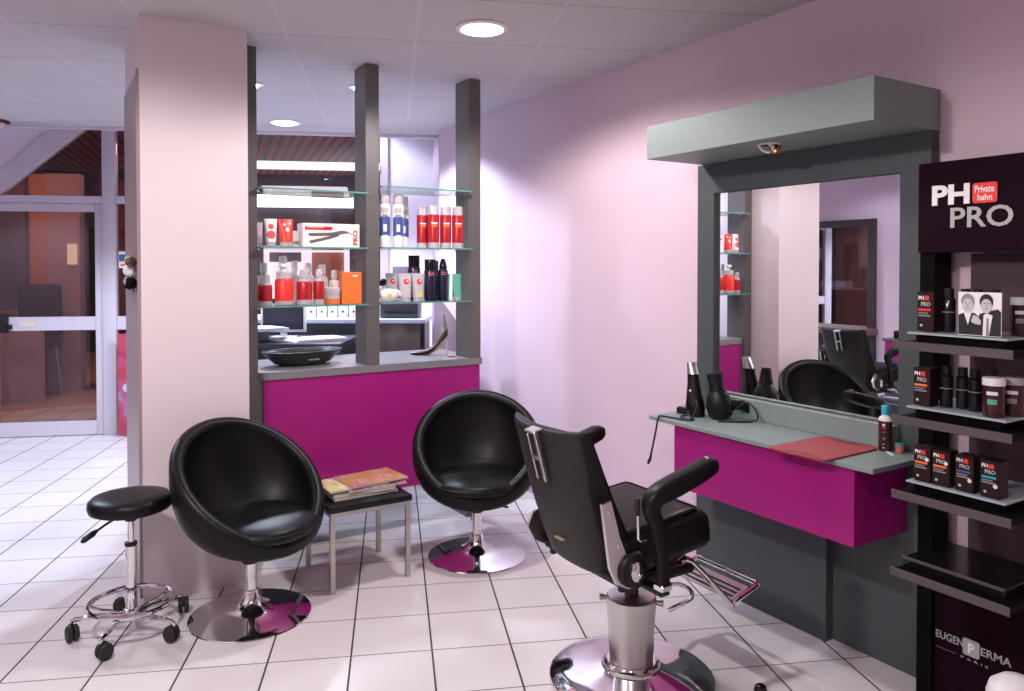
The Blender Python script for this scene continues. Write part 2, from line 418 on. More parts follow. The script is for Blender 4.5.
# lit transom of the shop window
tr = B(); fb(tr, -1.398, -.117, F0-.02, F1+.02, 2.345, 2.405)
struct('trim_5', tr, M['band_led'])
for k, (a, b, c, d) in enumerate([(-1.398, -.117, .255, 2.343), (-1.398, -.117, 2.407, 2.798), (-2.376, -1.502, .125, .913), (-2.376, -1.502, 1.032, 2.008), (-2.376, -1.502, 2.077, 2.92)]):
    bm = B(); fb(bm, a, b, N_FAC-.003, N_FAC+.003, c, d); struct('window_%d' % (k+1), bm, M['glass'])
bm = B(); prism(bm, [(-3.26, 2.075), (-2.483, 2.075), (-2.483, 2.77)], f3, N_FAC-.003, N_FAC+.003); struct('window_6', bm, M['glass'])
# the glazed door
dr = B()
fb(dr, -2.548, -2.484, F0, F1-.01, .006, 2.004, .003); fb(dr, -3.486, -3.335, F0, F1-.01, .006, 2.004, .003)
fb(dr, -3.3345, -2.5485, F0, F1-.01, 1.936, 2.004); fb(dr, -3.3345, -2.5485, F0, F1-.01, .915, 1.03); fb(dr, -3.3345, -2.5485, F0, F1-.01, .006, .126)
door = struct('door_1', dr, M['frame_white'])
bm = B(); fb(bm, -3.334, -2.549, N_FAC-.003, N_FAC+.003, .127, .914); fb(bm, -3.334, -2.549, N_FAC-.003, N_FAC+.003, 1.031, 1.935)
obj('door_glass', bm, M['glass'], door)
bm = B(); fb(bm, -3.36, -3.235, F0-.05, F0-.001, .90, 1.06, .008); fb(bm, -3.235, -3.20, F0-.045, F0-.02, .93, .97, .005)
obj('door_lock', bm, M['blackplastic'], door)
bm = B(); fb(bm, -3.155, -3.02, F0-.006, F0-.0005, .945, .995); obj('door_sticker', bm, pb('sticker_cream', (.62, .55, .45), .5), door)
# sticker on the side pane
st = thing('window_sticker', 'small blue and white sticker on the narrow pane by the column', 'sticker', tw(-2.315, N_FAC-.005, 1.45), -TA)
bm = B(); box(bm, -.05, .05, -.002, -.0005, 0, .145); obj('sticker_backing', bm, M['paper'], st)
bm = B(); box(bm, -.045, .045, -.003, -.002, .06, .12); obj('blue_panel', bm, pb('sticker_blue', (.03, .15, .32), .4), st)
bm = B(); lathe(bm, [(.02, 0), (.02, .001)], 14, (.02, -.0032, .09), Matrix.Rotation(PI/2, 4, 'X')); obj('disc', bm, M['white'], st)
bm = B(); box(bm, -.03, .03, -.003, -.002, .02, .035); obj('red_line', bm, M['redbright'], st)
# poster board on the floor inside the glass
ps = thing('poster_board', 'dark red advertising poster board on the floor beside the column', 'poster', tw(-2.05, N_FAC-.12, 0), -TA)
bm = B(); box(bm, -.29, .29, -.012, .012, .012, .885, .003); obj('board', bm, M['poster'], ps)
bm = B(); lathe(bm, [(.055, 0), (.055, .002)], 20, (-.19, -.013, .42), Matrix.Rotation(PI/2, 4, 'X') @ Matrix.Diagonal((1.1, .8, 1, 1))); obj('pale_spot', bm, pb('poster_pale', (.42, .44, .52), .4), ps)
for q in (-.22, .14):
    bm = B(); box(bm, q, q+.08, -.06, .06, 0, .0115); obj('foot', bm, M['steel'], ps)
text_obj('poster_lettering', '2', .12, M['letter_white'], ps, Matrix(((1, 0, 0, -.20), (0, 0, -1, -.0125), (0, 1, 0, .07), (0, 0, 0, 1))), depth=.0005)

# ------------------------------------------------------------------ the mall beyond the glass
bm = B(); box(bm, -9, 9, N_FAC+.15, 17, -.08, -.005, mat=mt); struct('floor_mall', bm, M['mallfloor'])
bm = B(); box(bm, -9, 9, N_FAC+.1, 17, 3.1, 3.2, mat=mt); struct('ceiling_mall', bm, M['slats'])
bm = B(); box(bm, -9, 9, 14.0, 14.2, -.1, 3.2, mat=mt); struct('wall_mall', bm, pb('mall_far_wall', (.10, .085, .11), .6))
bm = B(); box(bm, -9.1, -9, N_FAC+.2, 14, -.1, 3.2, mat=mt); struct('wall_mall_left', bm, M['mauve_mall'])
bm = B(); box(bm, 3, 3.1, N_FAC+.2, 14, -.1, 3.2, mat=mt); struct('wall_mall_right', bm, M['mauve_mall'])
# corridor walls seen through the door
def mall(t0, t1, n0, n1, z0, z1, mat, name):
    bm = B(); box(bm, t0, t1, n0, n1, z0, z1, mat=mt); return struct(name, bm, mat)
mall(-6.6, -4.22, 9.6, 9.75, .96, 2.55, M['slate_mall'], 'wall_corridor_slate')
mall(-6.6, -4.22, 9.6, 9.75, -.005, .9595, M['mauve_mall'], 'wall_corridor_base')
mall(-4.22, -4.0, 9.7, 9.85, -.005, 2.55, M['wood_mall'], 'wall_corridor_orange')
mall(-4.0, -3.63, 9.6, 9.75, -.005, 2.55, M['mauve_mall'], 'wall_corridor_mauve')
mall(-3.63, -2.2, 10.2, 10.3, -.005, 2.55, M['darkred_mall'], 'wall_corridor_red')
mall(-4.5, -3.72, 8.78, 8.88, -.005, .80, M['mauve_mall'], 'wall_corridor_low')
wl = thing('corridor_wall_lamp', 'small glowing rectangular lamp on the corridor wall outside the glass door', 'lamp', tw(-3.705, 9.597, 1.49), -TA)
bm = B(); box(bm, -.05, .05, -.03, 0, 0, .24, .004); obj('lamp_glass', bm, M['mall_lamp'], wl)
bm = B(); box(bm, -.055, .055, -.01, .001, -.02, -.0005); obj('lamp_base', bm, M['steel'], wl)
# dark high-backed chair outside
oc = thing('corridor_chair', 'dark high-backed chair in the corridor outside the glass door', 'chair', tw(-4.0, 9.22, 0), -TA)
bm = B(); box(bm, -.24, .24, -.24, .24, .55, .66, .03); obj('seat', bm, M['rubber'], oc)
bm = B(); box(bm, -.23, .23, .17, .26, .67, 1.26, .035); obj('backrest', bm, M['rubber'], oc)
for sx in (-1, 1):
    for sy in (-1, 1):
        bm = B(); tube(bm, [(sx*.18, sy*.18, .55), (sx*.22, sy*.22, 0)], .014); obj('leg', bm, M['steel'], oc)
# shop across the mall: lit sign band and white-framed doors
sf = thing('opposite_shop', 'white-framed shopfront across the mall under a bright lit band', 'shopfront', (0, 0, 0))
bm = B(); box(bm, -3.6, -.70, 13.85, 13.995, 2.52, 2.76, mat=mt); obj('lit_band', bm, M['band_lit'], sf)
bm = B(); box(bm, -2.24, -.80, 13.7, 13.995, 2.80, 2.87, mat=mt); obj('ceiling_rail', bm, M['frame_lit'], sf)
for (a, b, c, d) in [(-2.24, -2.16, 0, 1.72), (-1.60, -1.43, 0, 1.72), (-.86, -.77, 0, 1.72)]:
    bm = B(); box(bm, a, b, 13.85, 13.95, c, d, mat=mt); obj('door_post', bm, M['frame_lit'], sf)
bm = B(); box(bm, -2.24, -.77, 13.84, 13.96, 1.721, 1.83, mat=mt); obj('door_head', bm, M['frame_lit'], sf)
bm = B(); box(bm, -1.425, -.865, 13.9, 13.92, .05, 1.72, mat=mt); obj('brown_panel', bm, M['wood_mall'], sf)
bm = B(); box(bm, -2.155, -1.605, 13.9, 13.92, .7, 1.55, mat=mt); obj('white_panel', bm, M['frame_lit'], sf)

# ------------------------------------------------------------------ ceiling lamps
def downlight(name, x, y, r, mat, label, group=None):
    t = thing(name, label, 'ceiling light', (x, y, CEIL), 0, group)
    bm = B(); lathe(bm, [(r, 0), (r+.022, -.001), (r+.025, -.004), (r+.02, -.008), (r+.002, -.010), (r, -.004)], 40, close=False); obj('trim_ring', bm, M['white'], t)
    bm = B(); lathe(bm, [(r-.001, -.002), (r-.01, -.012), (r*.6, -.020), (0, -.023)], 40, close=False); obj('lamp_glass', bm, mat, t)
    return t
def lamp(name, x, y, col, w, z=CEIL-.05, size=2.35, rad=.09, blend=.35):
    l = bpy.data.lights.new(name, 'SPOT'); l.energy = w; l.color = col; l.spot_size = size; l.spot_blend = blend; l.shadow_soft_size = rad
    o = bpy.data.objects.new(name, l); COL.objects.link(o); o.location = (x, y, z); return o
WARM, COOL = (1., .91, .90), (.74, .80, 1.)
downlight('ceiling_downlight', 1.708, 3.007, .095, M['lamp_warm'], 'round glowing ceiling downlight over the waiting chairs, the larger bright one')
downlight('ceiling_downlight', 1.561, 5.72, .095, M['lamp_cool'], 'round glowing ceiling downlight behind the shelf unit near the shop window')
downlight('ceiling_spotlight', 1.088, 4.62, .03, M['lamp_cool'], 'tiny bright ceiling spot beside the shelf post next to the column')
downlight('ceiling_spotlight', 1.62, 4.37, .03, M['lamp_cool'], 'tiny bright ceiling spot just behind the middle shelf post')
lamp('light_waiting', 1.708, 3.007, WARM, 78, size=2.8)
lamp('light_window', 1.561, 5.72, COOL, 210)
lamp('light_spot_a', 1.088, 4.62, COOL, 36, rad=.03)
lamp('light_spot_b', 1.62, 4.37, COOL, 36, rad=.03)
lamp('light_front_left', -.35, 1.75, WARM, 165, z=CEIL-.03, size=3.02, blend=.2)
lamp('light_front', .35, .5, WARM, 48, size=2.9)
lamp('light_entrance_a', -.66, 5.9, COOL, 145)
lamp('light_entrance_b', -.95, 4.2, COOL, 16)
lamp('light_reception', 2.15, 5.0, COOL, 90, rad=.05)
lamp('light_entry', *tw(-.35, 6.75)[:2], COOL, 60, z=2.9)
def area(name, loc, col, w, sx, sy, rot=(0, 0, 0)):
    l = bpy.data.lights.new(name, 'AREA'); l.shape = 'RECTANGLE'; l.size = sx; l.size_y = sy; l.energy = w; l.color = col
    o = bpy.data.objects.new(name, l); COL.objects.link(o); o.location = loc; o.rotation_euler = rot; return o
area('light_corridor', tw(-4.0, 8.4, 3.05), (1., .42, .22), 18, 2.0, .5, (0, 0, -TA))
area('light_mall', tw(-1.0, 11.0, 3.05), (1., .60, .48), 60, 3.0, 1.0, (0, 0, -TA))
# emergency lamp at the ceiling edge, far left
el = thing('emergency_lamp', 'small cream wall lamp with dark cap at the far left ceiling edge', 'lamp', tw(-2.96, N_EDGE-.16, CEIL-.002), -TA)
bm = B(); box(bm, -.16, .16, -.05, .05, -.022, 0, .006); obj('cap', bm, M['browndark'], el)
bm = B(); lathe(bm, [(.0, -.105), (.05, -.09), (.085, -.05), (.09, -.0225)], 24, mat=Matrix.Diagonal((1.6, .55, 1, 1))); obj('diffuser', bm, pb('cream_diffuser', (.75, .60, .52), .5), el)

# ------------------------------------------------------------------ styling station on the right wall
ss = thing('styling_station', 'grey and magenta styling station with mirror and canopy on the right wall', 'styling station', (0, 0, 0))
PX0 = 2.63
bm = B()
box(bm, PX0, WX-.002, 2.48, 2.58, 0, 1.934); box(bm, PX0, WX-.002, 1.478, 1.59, 0, 2.075)
box(bm, PX0, WX-.002, 1.59, 2.48, 1.80, 1.934); box(bm, PX0, WX-.002, 1.59, 2.48, 0, .8)
obj('back_panel', bm, M['greydark'], ss)
bm = B(); box(bm, 2.652, 2.66, 1.592, 2.478, .802, 1.798); obj('mirror', bm, M['mirror'], ss)
bm = B(); box(bm, 2.29, WX-.003, 1.475, 2.555, 1.936, 2.080, .0015, 1); obj('canopy', bm, M['grey'], ss)
bm = B(); box(bm, 2.30, PX0-.0005, 1.474, 2.548, .782, .800, .002, 1); obj('counter', bm, M['grey'], ss)
bm = B(); box(bm, 2.60, 2.629, 1.592, 2.478, .8005, .886, .0015, 1); obj('backsplash', bm, M['grey'], ss)
bm = B(); box(bm, 2.318, PX0-.001, 1.552, 2.405, .515, .7815); obj('drawer_box', bm, M['magenta'], ss)
bm = B(); box(bm, 2.585, PX0-.0005, 1.848, 2.44, 0, .5145); obj('plinth', bm, M['greydark'], ss)
sp = B(); lathe(sp, [(.036, 0), (.044, 0), (.044, -.006), (.036, -.006)], 24, (2.40, 1.98, 1.9355), close=False); 
lathe(sp, [(.022, 0), (.031, 0), (.031, -.012), (.022, -.012)], 20, (2.395, 1.985, 1.93), Matrix.Rotation(math.radians(38), 4, 'Y'), close=False)
spo = obj('spotlight', sp, M['white'], ss)
bm = B(); lathe(bm, [(0, .004), (.018, -.002), (.026, -.012)], 18, (2.412, 1.968, 1.925), Matrix.Rotation(math.radians(-50), 4, 'Y'), close=False); obj('reflector', bm, pb('brass_reflector', (.55, .25, .06), .25, .9), spo)
bm = B(); lathe(bm, [(.03, 0), (.036, -.003), (.036, -.0055)], 20, (2.40, 1.98, 1.9355)); obj('socket', bm, M['blackplastic'], spo)

# ------------------------------------------------------------------ objects on the station counter
CT = .8005
# red mat with handle slots
rm = thing('red_mat', 'red plastic cutting-style mat with handle slots lying on the grey counter', 'mat', (2.405, 1.735, CT), 0)
bm = B()
outer = rrect(.335, .235, .03)
th = .006
pl = [(a, b) for a, b in outer]
prism(bm, pl, lambda a, b, d: (a, b, d), 0, th)
obj('sheet', bm, M['redmat'], rm)
for sx in (-1, 1):
    bm = B(); prism(bm, [(sx*.142+a, b) for a, b in rrect(.016, .11, .0075)], lambda a, b, d: (a, b, d), th+.0002, th+.0008); obj('handle_slot', bm, M['browndark'], rm)
rm.rotation_euler = (0, 0, .03)
# brown bottle with turquoise cap
bt = thing('lotion_bottle', 'brown lotion bottle with turquoise cap standing on the grey counter', 'bottle', (2.572, 1.602, CT))
dsq = Matrix.Diagonal((.85, 1, 1, 1))
bm = B(); lathe(bm, [(.021, 0), (.0235, .004), (.0235, .108), (.021, .114)], 24, mat=dsq); obj('body', bm, M['brownbottle'], bt)
bm = B(); lathe(bm, [(.0236, .1085), (.0225, .118), (.012, .127), (.0115, .132)], 24, mat=dsq); obj('shoulder', bm, M['white'], bt)
bm = B(); lathe(bm, [(.0135, .132), (.0135, .160), (.012, .163)], 20); obj('cap', bm, M['teal'], bt)
for z, h, mm, w in [(.092, .007, 'white', .020), (.083, .005, 'redbright', .020), (.066, .006, 'blue', .022), (.045, .004, 'printgrey', .018), (.025, .004, 'printgrey', .016), (.012, .004, 'letter_grey', .014)]:
    bm = B()
    n = 7; a0 = PI+.25
    rings = [[(math.cos(a0-w*22/2+w*22*i/n)*.0239*.85, math.sin(a0-w*22/2+w*22*i/n)*.0239, zz) for i in range(n+1)] for zz in (z, z+h)]
    loft(bm, rings, caps=False, closed=False); obj('label_line', bm, M[mm], bt)
jr = thing('cream_pot', 'small orange pot with teal lid behind the brown lotion bottle', 'pot', (2.585, 1.555, CT))
bm = B(); lathe(bm, [(.014, 0), (.015, .003), (.015, .026)], 20); obj('body', bm, pb('orange_pot', (.55, .16, .08), .4), jr)
bm = B(); lathe(bm, [(.0155, .0262), (.0155, .034), (.014, .035)], 20); obj('lid', bm, pb('teal_lid', (.05, .30, .30), .4), jr)
pc = thing('comb_strip', 'thin pale strip lying on the counter by the brown lotion bottle', 'comb', (2.545, 1.567, CT), .9)
bm = B(); box(bm, -.03, .03, -.006, .006, 0, .003, .001); obj('strip', bm, M['white'], pc)
# hair dryers
def dryer(name, loc, rotz, label, nozzle_mat, s=1.0):
    t = thing(name, label, 'hair dryer', loc, rotz); 
    # body barrel stands on its rear grille, handle leans upwards
    bm = B()
    ax = Matrix.Rotation(math.radians(9), 4, 'Y')
    lathe(bm, [(.030*s, .008), (.040*s, .016), (.044*s, .04), (.043*s, .075), (.036*s, .105), (.027*s, .125)], 24, (0, 0, 0), ax)
    obj('barrel', bm, M['blackplastic'], t)
    bm = B(); lathe(bm, [(.026*s, 0), (.033*s, .004), (.031*s, .0079)], 24, (.001, 0, .0025), ax); obj('rear_grille', bm, M['rubber'], t)
    bm = B(); rg = []
    for z, w, d in [(.1255, .027, .027), (.145, .024, .024), (.175, .026, .020), (.20, .030, .016)]:
        rg.append([ax @ Vector((w*s*math.cos(2*PI*i/16), d*s*math.sin(2*PI*i/16), z)) for i in range(16)])
    loft(bm, rg); obj('nozzle', bm, nozzle_mat, t)
    bm = B()
    tube(bm, smooth_path([(-.030*s, 0, .055), (-.062*s, .0, .060), (-.090*s, .002, .048), (-.105*s, .004, .022)], 4), [.018*s]*12+[.016*s], 12)
    obj('handle', bm, M['blackplastic'], t)
    return t
d1 = dryer('hair_dryer', (2.512, 2.318, CT), math.radians(150), 'tall black hair dryer standing on the counter by the mirror, right of the silver-nozzled one', M['blackplastic'], 1.27)
# second dryer with silver nozzle
d2 = thing('hair_clipper', 'black hair clipper with silver blade propped upright on the counter end', 'hair clipper', (2.462, 2.420, CT), 0); d2.scale = (1.36, 1.36, 1.36)
bm = B(); rg = []
for z, w, d, dx in [(.002, .026, .030, .0), (.03, .030, .034, .004), (.07, .024, .028, .010), (.11, .018, .022, .016), (.135, .018, .020, .020)]:
    rg.append([(dx*.3+w*math.cos(2*PI*i/18), dx+d*math.sin(2*PI*i/18), z) for i in range(18)])
loft(bm, rg); obj('body', bm, M['blackgloss'], d2)
bm = B(); rg = []
for z, w, d, dx in [(.1355, .018, .020, .020), (.155, .017, .017, .025), (.172, .018, .012, .029)]:
    rg.append([(dx*.3+w*math.cos(2*PI*i/18), dx+d*math.sin(2*PI*i/18), z) for i in range(18)])
loft(bm, rg); obj('blade', bm, M['chrome_soft'], d2)
bm = B(); lathe(bm, [(.004, 0), (.003, .003)], 12, (-.027, -.002, .085), Matrix.Rotation(-PI/2, 4, 'Y')); obj('switch', bm, M['white'], d2)
cc = thing('concentrator_nozzle', 'small black box-shaped dryer nozzle lying on the counter end', 'nozzle', (2.47, 2.475, CT), .2)
bm = B(); box(bm, -.03, .03, -.035, .045, .0, .03, .006); obj('shell', bm, M['blackplastic'], cc)
bm = B(); box(bm, -.022, .022, -.03, .03, .0305, .034, .001); obj('plate', bm, M['chrome_soft'], cc)
pts = [(2.425, 2.385, .845), (2.40, 2.36, .885), (2.385, 2.34, .86), (2.37, 2.36, .807), (2.36, 2.40, .8055), (2.38, 2.43, .8055), (2.405, 2.435, .8055), (2.40, 2.40, .812), (2.375, 2.35, .8055), (2.345, 2.36, .8055), (2.335, 2.41, .8055), (2.325, 2.45, .8055), (2.31, 2.47, .807), (2.290, 2.475, .802), (2.284, 2.485, .74), (2.280, 2.50, .67), (2.278, 2.512, .625), (2.272, 2.52, .60), (2.279, 2.525, .592), (2.286, 2.52, .61), (2.283, 2.512, .64)]
bm = B(); tube(bm, smooth_path(pts, 6), .0042, 8)
cab = tag(obj('power_cord', bm, M['rubber']), 'black coiled cord hanging over the left end of the grey counter', 'cord')
bm = B(); tube(bm, smooth_path([(2.545, 2.27, .845), (2.565, 2.23, .88), (2.572, 2.19, .86), (2.57, 2.17, .82), (2.55, 2.19, .8055), (2.49, 2.225, .8055), (2.44, 2.27, .8055)], 6), .004, 8)
tag(obj('dryer_cord', bm, M['rubber']), 'thin black cord looped behind the hair dryer by the mirror', 'cord')

# ------------------------------------------------------------------ shelf divider with magenta front
YF = 3.84
sd = thing('shelf_divider', 'taupe shelf divider with magenta front, posts up to the ceiling and glass shelves', 'shelf unit', (0, 0, 0))
for x0, x1, z0 in [(.835, .910, 0), (1.472, 1.547, .9355), (2.094, 2.170, .9355)]:
    bm = B(); box(bm, x0, x1, YF, YF+.165, z0, CEIL-.002, .001, 1); obj('post', bm, M['taupe'], sd)
bm = B()
prism(bm, [(.935, YF-.004), (2.178, YF-.004), (2.178, 4.40), (.911, 4.40), (.911, YF+.02)], lambda a, b, d: (a, b, d), .897, .935)
obj('counter', bm, M['taupe_top'], sd)
bm = B(); box(bm, .937, 2.166, YF+.004, YF+.03, .25, .8965); obj('front_panel', bm, M['magenta'], sd)
bm = B(); box(bm, .911, .9365, YF+.012, 4.36, 0, .8965); obj('side_panel', bm, M['taupe'], sd)
bm = B(); box(bm, 2.10, 2.166, YF+.05, 4.36, 0, .8965); obj('side_panel', bm, M['taupe'], sd)
YS0, YS1 = YF-.045, YF+.285
def gshelf(x0, x1, z):
    bm = B(); box(bm, x0, x1, YS0, YS1, z-.008, z)
    bm.normal_update()
    for f in bm.faces: f.material_index = 0 if abs(f.normal.z) > .5 else 1
    s = obj('glass_shelf', bm, [M['shelfglass'], M['glassedge']], sd)
    for sx in (x0, x1):
        for y in (YF+.03, YF+.135):
            bm = B(); lathe(bm, [(.004, -.011), (.004, .011)], 10, (sx+(.006 if sx == x0 else -.006), y, z-.0135), Matrix.Rotation(PI/2, 4, 'Y')); obj('shelf_peg', bm, M['chrome'], s)
    return s
for z in (1.267, 1.562, 1.852): gshelf(.9105, 1.4715, z)
for z in (1.270, 1.566, 1.893): gshelf(1.5475, 2.0935, z)

# generic containers -------------------------------------------------
def bottle(name, label, cat, loc, parts, group=None, rotz=0):
    t = thing(name, label, cat, loc, rotz, group)
    for pn, prof, mat in parts:
        bm = B(); lathe(bm, prof, 20); obj(pn, bm, M[mat], t)
    return t
def tubeshape(name, label, loc, h, w, body, cap, group=None, rotz=0, spot=None, band=None):
    t = thing(name, label, 'tube', loc, rotz, group)
    bm = B(); lathe(bm, [(w*.36, 0), (w*.38, .003), (w*.38, .022)], 20); obj('cap', bm, M[cap], t)
    bm = B(); rg = []
    for k in range(7):
        u = k/6; a = w*(.40+.10*u); b = w*(.40*(1-u)**.8+.015)
        rg.append([(a*math.cos(2*PI*i/20), b*math.sin(2*PI*i/20), .0225+(h-.0225)*u) for i in range(20)])
    loft(bm, rg); obj('body', bm, M[body], t)
    if spot:
        for (mm, r, zz, dx) in spot:
            u = max(0, (zz*h-.0225)/(h-.0225)); yy = -(w*(.40*(1-u)**.8+.015))
            # a printed spot hugging the front of the tube
            bm = B(); pts = []
            def surf(px, pz):
                u = min(1, max(0, (pz-.0225)/(h-.0225))); a = w*(.40+.10*u); b = w*(.40*(1-u)**.8+.015)
                c = max(-.98, min(.98, px/a)); return (px, -b*math.sqrt(1-c*c)-.0008, pz)
            cen = bm.verts.new(surf(dx, zz*h)); rr = []
            for q in (.5, 1.):
                rr.append([bm.verts.new(surf(dx+r*q*math.cos(2*PI*i/18), zz*h+r*q*math.sin(2*PI*i/18))) for i in range(18)])
            for i in range(18):
                bm.faces.new((cen, rr[0][i], rr[0][(i+1) % 18])); bm.faces.new((rr[0][i], rr[1][i], rr[1][(i+1) % 18], rr[0][(i+1) % 18]))
            obj('printed_spot', bm, M[mm], t)
    return t
Z2L, Z3L, Z2R, Z3R = 1.5625, 1.2675, 1.5665, 1.2705
# upper left glass shelf
tubeshape('product_tube', 'pinkish tube half hidden by the left post, upper left glass shelf', (.957, 4.03, Z2L), .125, .05, 'lilac', 'clearcap')
tubeshape('product_tube', 'white tube with pink-red print on the upper left glass shelf', (.995, 3.92, Z2L), .138, .064, 'white', 'clearcap', spot=[('pinkred', .014, .72, 0), ('pinkred', .021, .42, -.002)])
tubeshape('product_tube', 'red tube with white marks on the upper left glass shelf', (1.071, 3.92, Z2L), .138, .076, 'redbright', 'clearcap', spot=[('white', .007, .80, -.01), ('white', .010, .62, .004), ('white', .005, .85, .018)])
wb = thing('small_carton', 'small plain white carton between the red tube and the straightener box', 'box', (1.130, 3.96, Z2L), 0)
bm = B(); box(bm, -.016, .016, -.02, .02, 0, .082, .001, 1); obj('carton', bm, M['paper'], wb)
bm = B(); box(bm, -.012, .012, -.0212, -.0203, .012, .03); obj('print_line', bm, M['printgrey'], wb)
hb = thing('straightener_box', 'white hair straightener box with red PRO lettering on the upper left glass shelf', 'box', (1.152, 3.90, Z2L), 0)
bm = B(); box(bm, 0, .302, 0, .10, 0, .122, .001, 1); obj('carton', bm, M['paper'], hb)
bm = B(); box(bm, .012, .155, -.0012, -.0003, .088, .106); obj('red_banner', bm, M['red'], hb)
text_obj('brand_lettering', 'babyliss', .02, M['letter_white'], hb, face_negy(.022, -.0013, .092), depth=.0004, width=.085)
text_obj('pro_lettering', 'PRO', .03, M['redbright'], hb, face_negy(0, -.0004, 0) @ Matrix.Translation((.292, .012, 0)) @ Matrix.Rotation(PI/2, 4, 'Z'), depth=.0005, bold=.0012, width=.078, height=.026)
def plate(bm, pts, y0=-.0008, y1=-.0002): prism(bm, pts, lambda a, b, d: (a, d, b), y0, y1)
bm = B(); plate(bm, [(.03, .073), (.036, .071), (.155, .077), (.205, .088), (.235, .084), (.242, .073), (.215, .070), (.16, .059), (.04, .055), (.03, .06)]); plate(bm, [(.033, .032), (.04, .018), (.14, .042), (.19, .058), (.19, .068), (.14, .058)])
obj('picture_of_straightener', bm, pb('print_brown_grey', (.14, .11, .10), .5), hb)
bm = B(); plate(bm, [(.236, .078), (.262, .066), (.264, .069), (.238, .081)]); obj('picture_of_cable', bm, M['printblack'], hb)
# lower left glass shelf
def spray(label, x, y, z, r, h, body='redbottle', capm='clearcap', group=None, name='spray_bottle'):
    return bottle(name, label, 'bottle', (x, y, z), [
        ('base', [(r*.9, 0), (r, .004), (r, h*.14)], capm),
        ('body', [(r*1.01, h*.141), (r*1.01, h*.60), (r*.9, h*.66)], body),
        ('shoulder', [(r*.9, h*.661), (r*.55, h*.74), (r*.5, h*.76)], capm),
        ('cap', [(r*.60, h*.761), (r*.62, h*.78), (r*.55, h*.97), (r*.4, h)], capm)], group)
spray('small red bottle behind the leftmost one on the lower left glass shelf', .953, 4.04, Z3L, .024, .150)
spray('small red spray bottle with white cap, front left on the lower left shelf', .975, 3.92, Z3L, .0255, .155)
bottle('treatment_bottle', 'large red pump bottle with pale collar on the lower left glass shelf', 'bottle', (1.062, 3.925, Z3L), [
    ('base', [(.042, 0), (.045, .004), (.045, .022)], 'clearcap'), ('body', [(.0455, .0222), (.0455, .122), (.040, .132)], 'redbright'),
    ('collar', [(.036, .1322), (.038, .135), (.038, .165), (.034, .170)], 'frost'), ('pump', [(.012, .1702), (.012, .19), (.024, .192), (.024, .205), (.018, .210)], 'white')])
spray('red spray bottle with clear cap right of the large pump bottle, lower left shelf', 1.166, 3.925, Z3L, .039, .180)
spray('slim red spray bottle directly left of the squat cream jar, lower left shelf', 1.243, 3.925, Z3L, .028, .182)
for k, (x, y, r, h, lb) in enumerate([(.99, 4.05, .028, .215, 'white back-row bottle behind the two small red bottles on the lower left shelf'),
        (1.095, 4.07, .034, .25, 'tall white back-row bottle behind the large red pump bottle'),
        (1.16, 4.08, .028, .225, 'white back-row bottle between the pump bottle and the red spray bottle'),
        (1.235, 4.08, .030, .215, 'white back-row bottle behind the slim red spray bottle'),
        (1.31, 4.08, .030, .205, 'white back-row bottle behind the cream jar on the lower left shelf'),
        (1.375, 4.07, .026, .175, 'white back-row bottle beside the orange carton')]):
    bottle('shampoo_bottle', lb, 'bottle', (x, y, Z3L), [('body', [(r*.95, 0), (r, .004), (r, h*.62), (r*.7, h*.70)], 'white'), ('neck', [(r*.45, h*.701), (r*.45, h*.76)], 'frost'), ('cap', [(r*.62, h*.761), (r*.6, h*.97), (r*.45, h)], 'white')], 'white bottles in the back row')
bottle('cream_jar', 'squat cream jar with pale lid and amber base on the lower left shelf', 'jar', (1.318, 3.925, Z3L), [
    ('base', [(.036, 0), (.039, .003), (.039, .028)], 'orange'), ('body', [(.0385, .0282), (.0385, .056)], 'frost'), ('lid', [(.041, .0562), (.041, .082), (.038, .085)], 'frost')])
ob = thing('orange_carton', 'plain orange carton at the right end of the lower left glass shelf', 'box', (1.412, 3.915, Z3L), -.12)
bm = B(); box(bm, -.052, .052, -.03, .045, 0, .166, .001, 1); obj('carton', bm, M['orange'], ob)
bm = B(); box(bm, -.0532, -.0525, -.02, .035, .012, .148); obj('darker_side', bm, pb('amber_side', (.62, .13, .05), .4), ob)
bm = B(); box(bm, .005, .03, -.0312, -.0303, .142, .150); obj('print_line', bm, M['paper'], ob)
# upper right glass shelf
def can(label, x, y):
    t = bottle('hairspray_can', label, 'spray can', (x, y, Z2R), [
        ('base', [(.028, 0), (.030, .004), (.030, .03)], 'white'), ('body', [(.0302, .0301), (.0302, .225), (.027, .235)], 'white'), ('cap', [(.026, .2352), (.0275, .238), (.0275, .285), (.024, .292)], 'frost')])
    for zz0, zz1, w, mm in [(.055, .16, 1.15, 'blue'), (.185, .215, .7, 'letter_grey'), (.085, .125, .3, 'white'), (.165, .18, .5, 'printgrey')]:
        bm = B(); n = 8; a0 = -PI/2-.35; q = .0306 if mm != 'white' else .0309
        loft(bm, [[(math.cos(a0-w+2*w*i/n)*q, math.sin(a0-w+2*w*i/n)*q, zz+(.012*math.sin(3*i/n) if mm == 'blue' else 0)) for i in range(n+1)] for zz in (zz0, zz1)], caps=False, closed=False)
        obj('label_print', bm, M[mm], t)
    return t
can('white hairspray can with blue print next to the middle post on the upper right shelf', 1.616, 3.93)
can('white hairspray can with blue print, second from the middle post on the upper right shelf', 1.694, 3.93)
can('white hairspray can standing behind the two front cans on the upper right shelf', 1.785, 4.06)
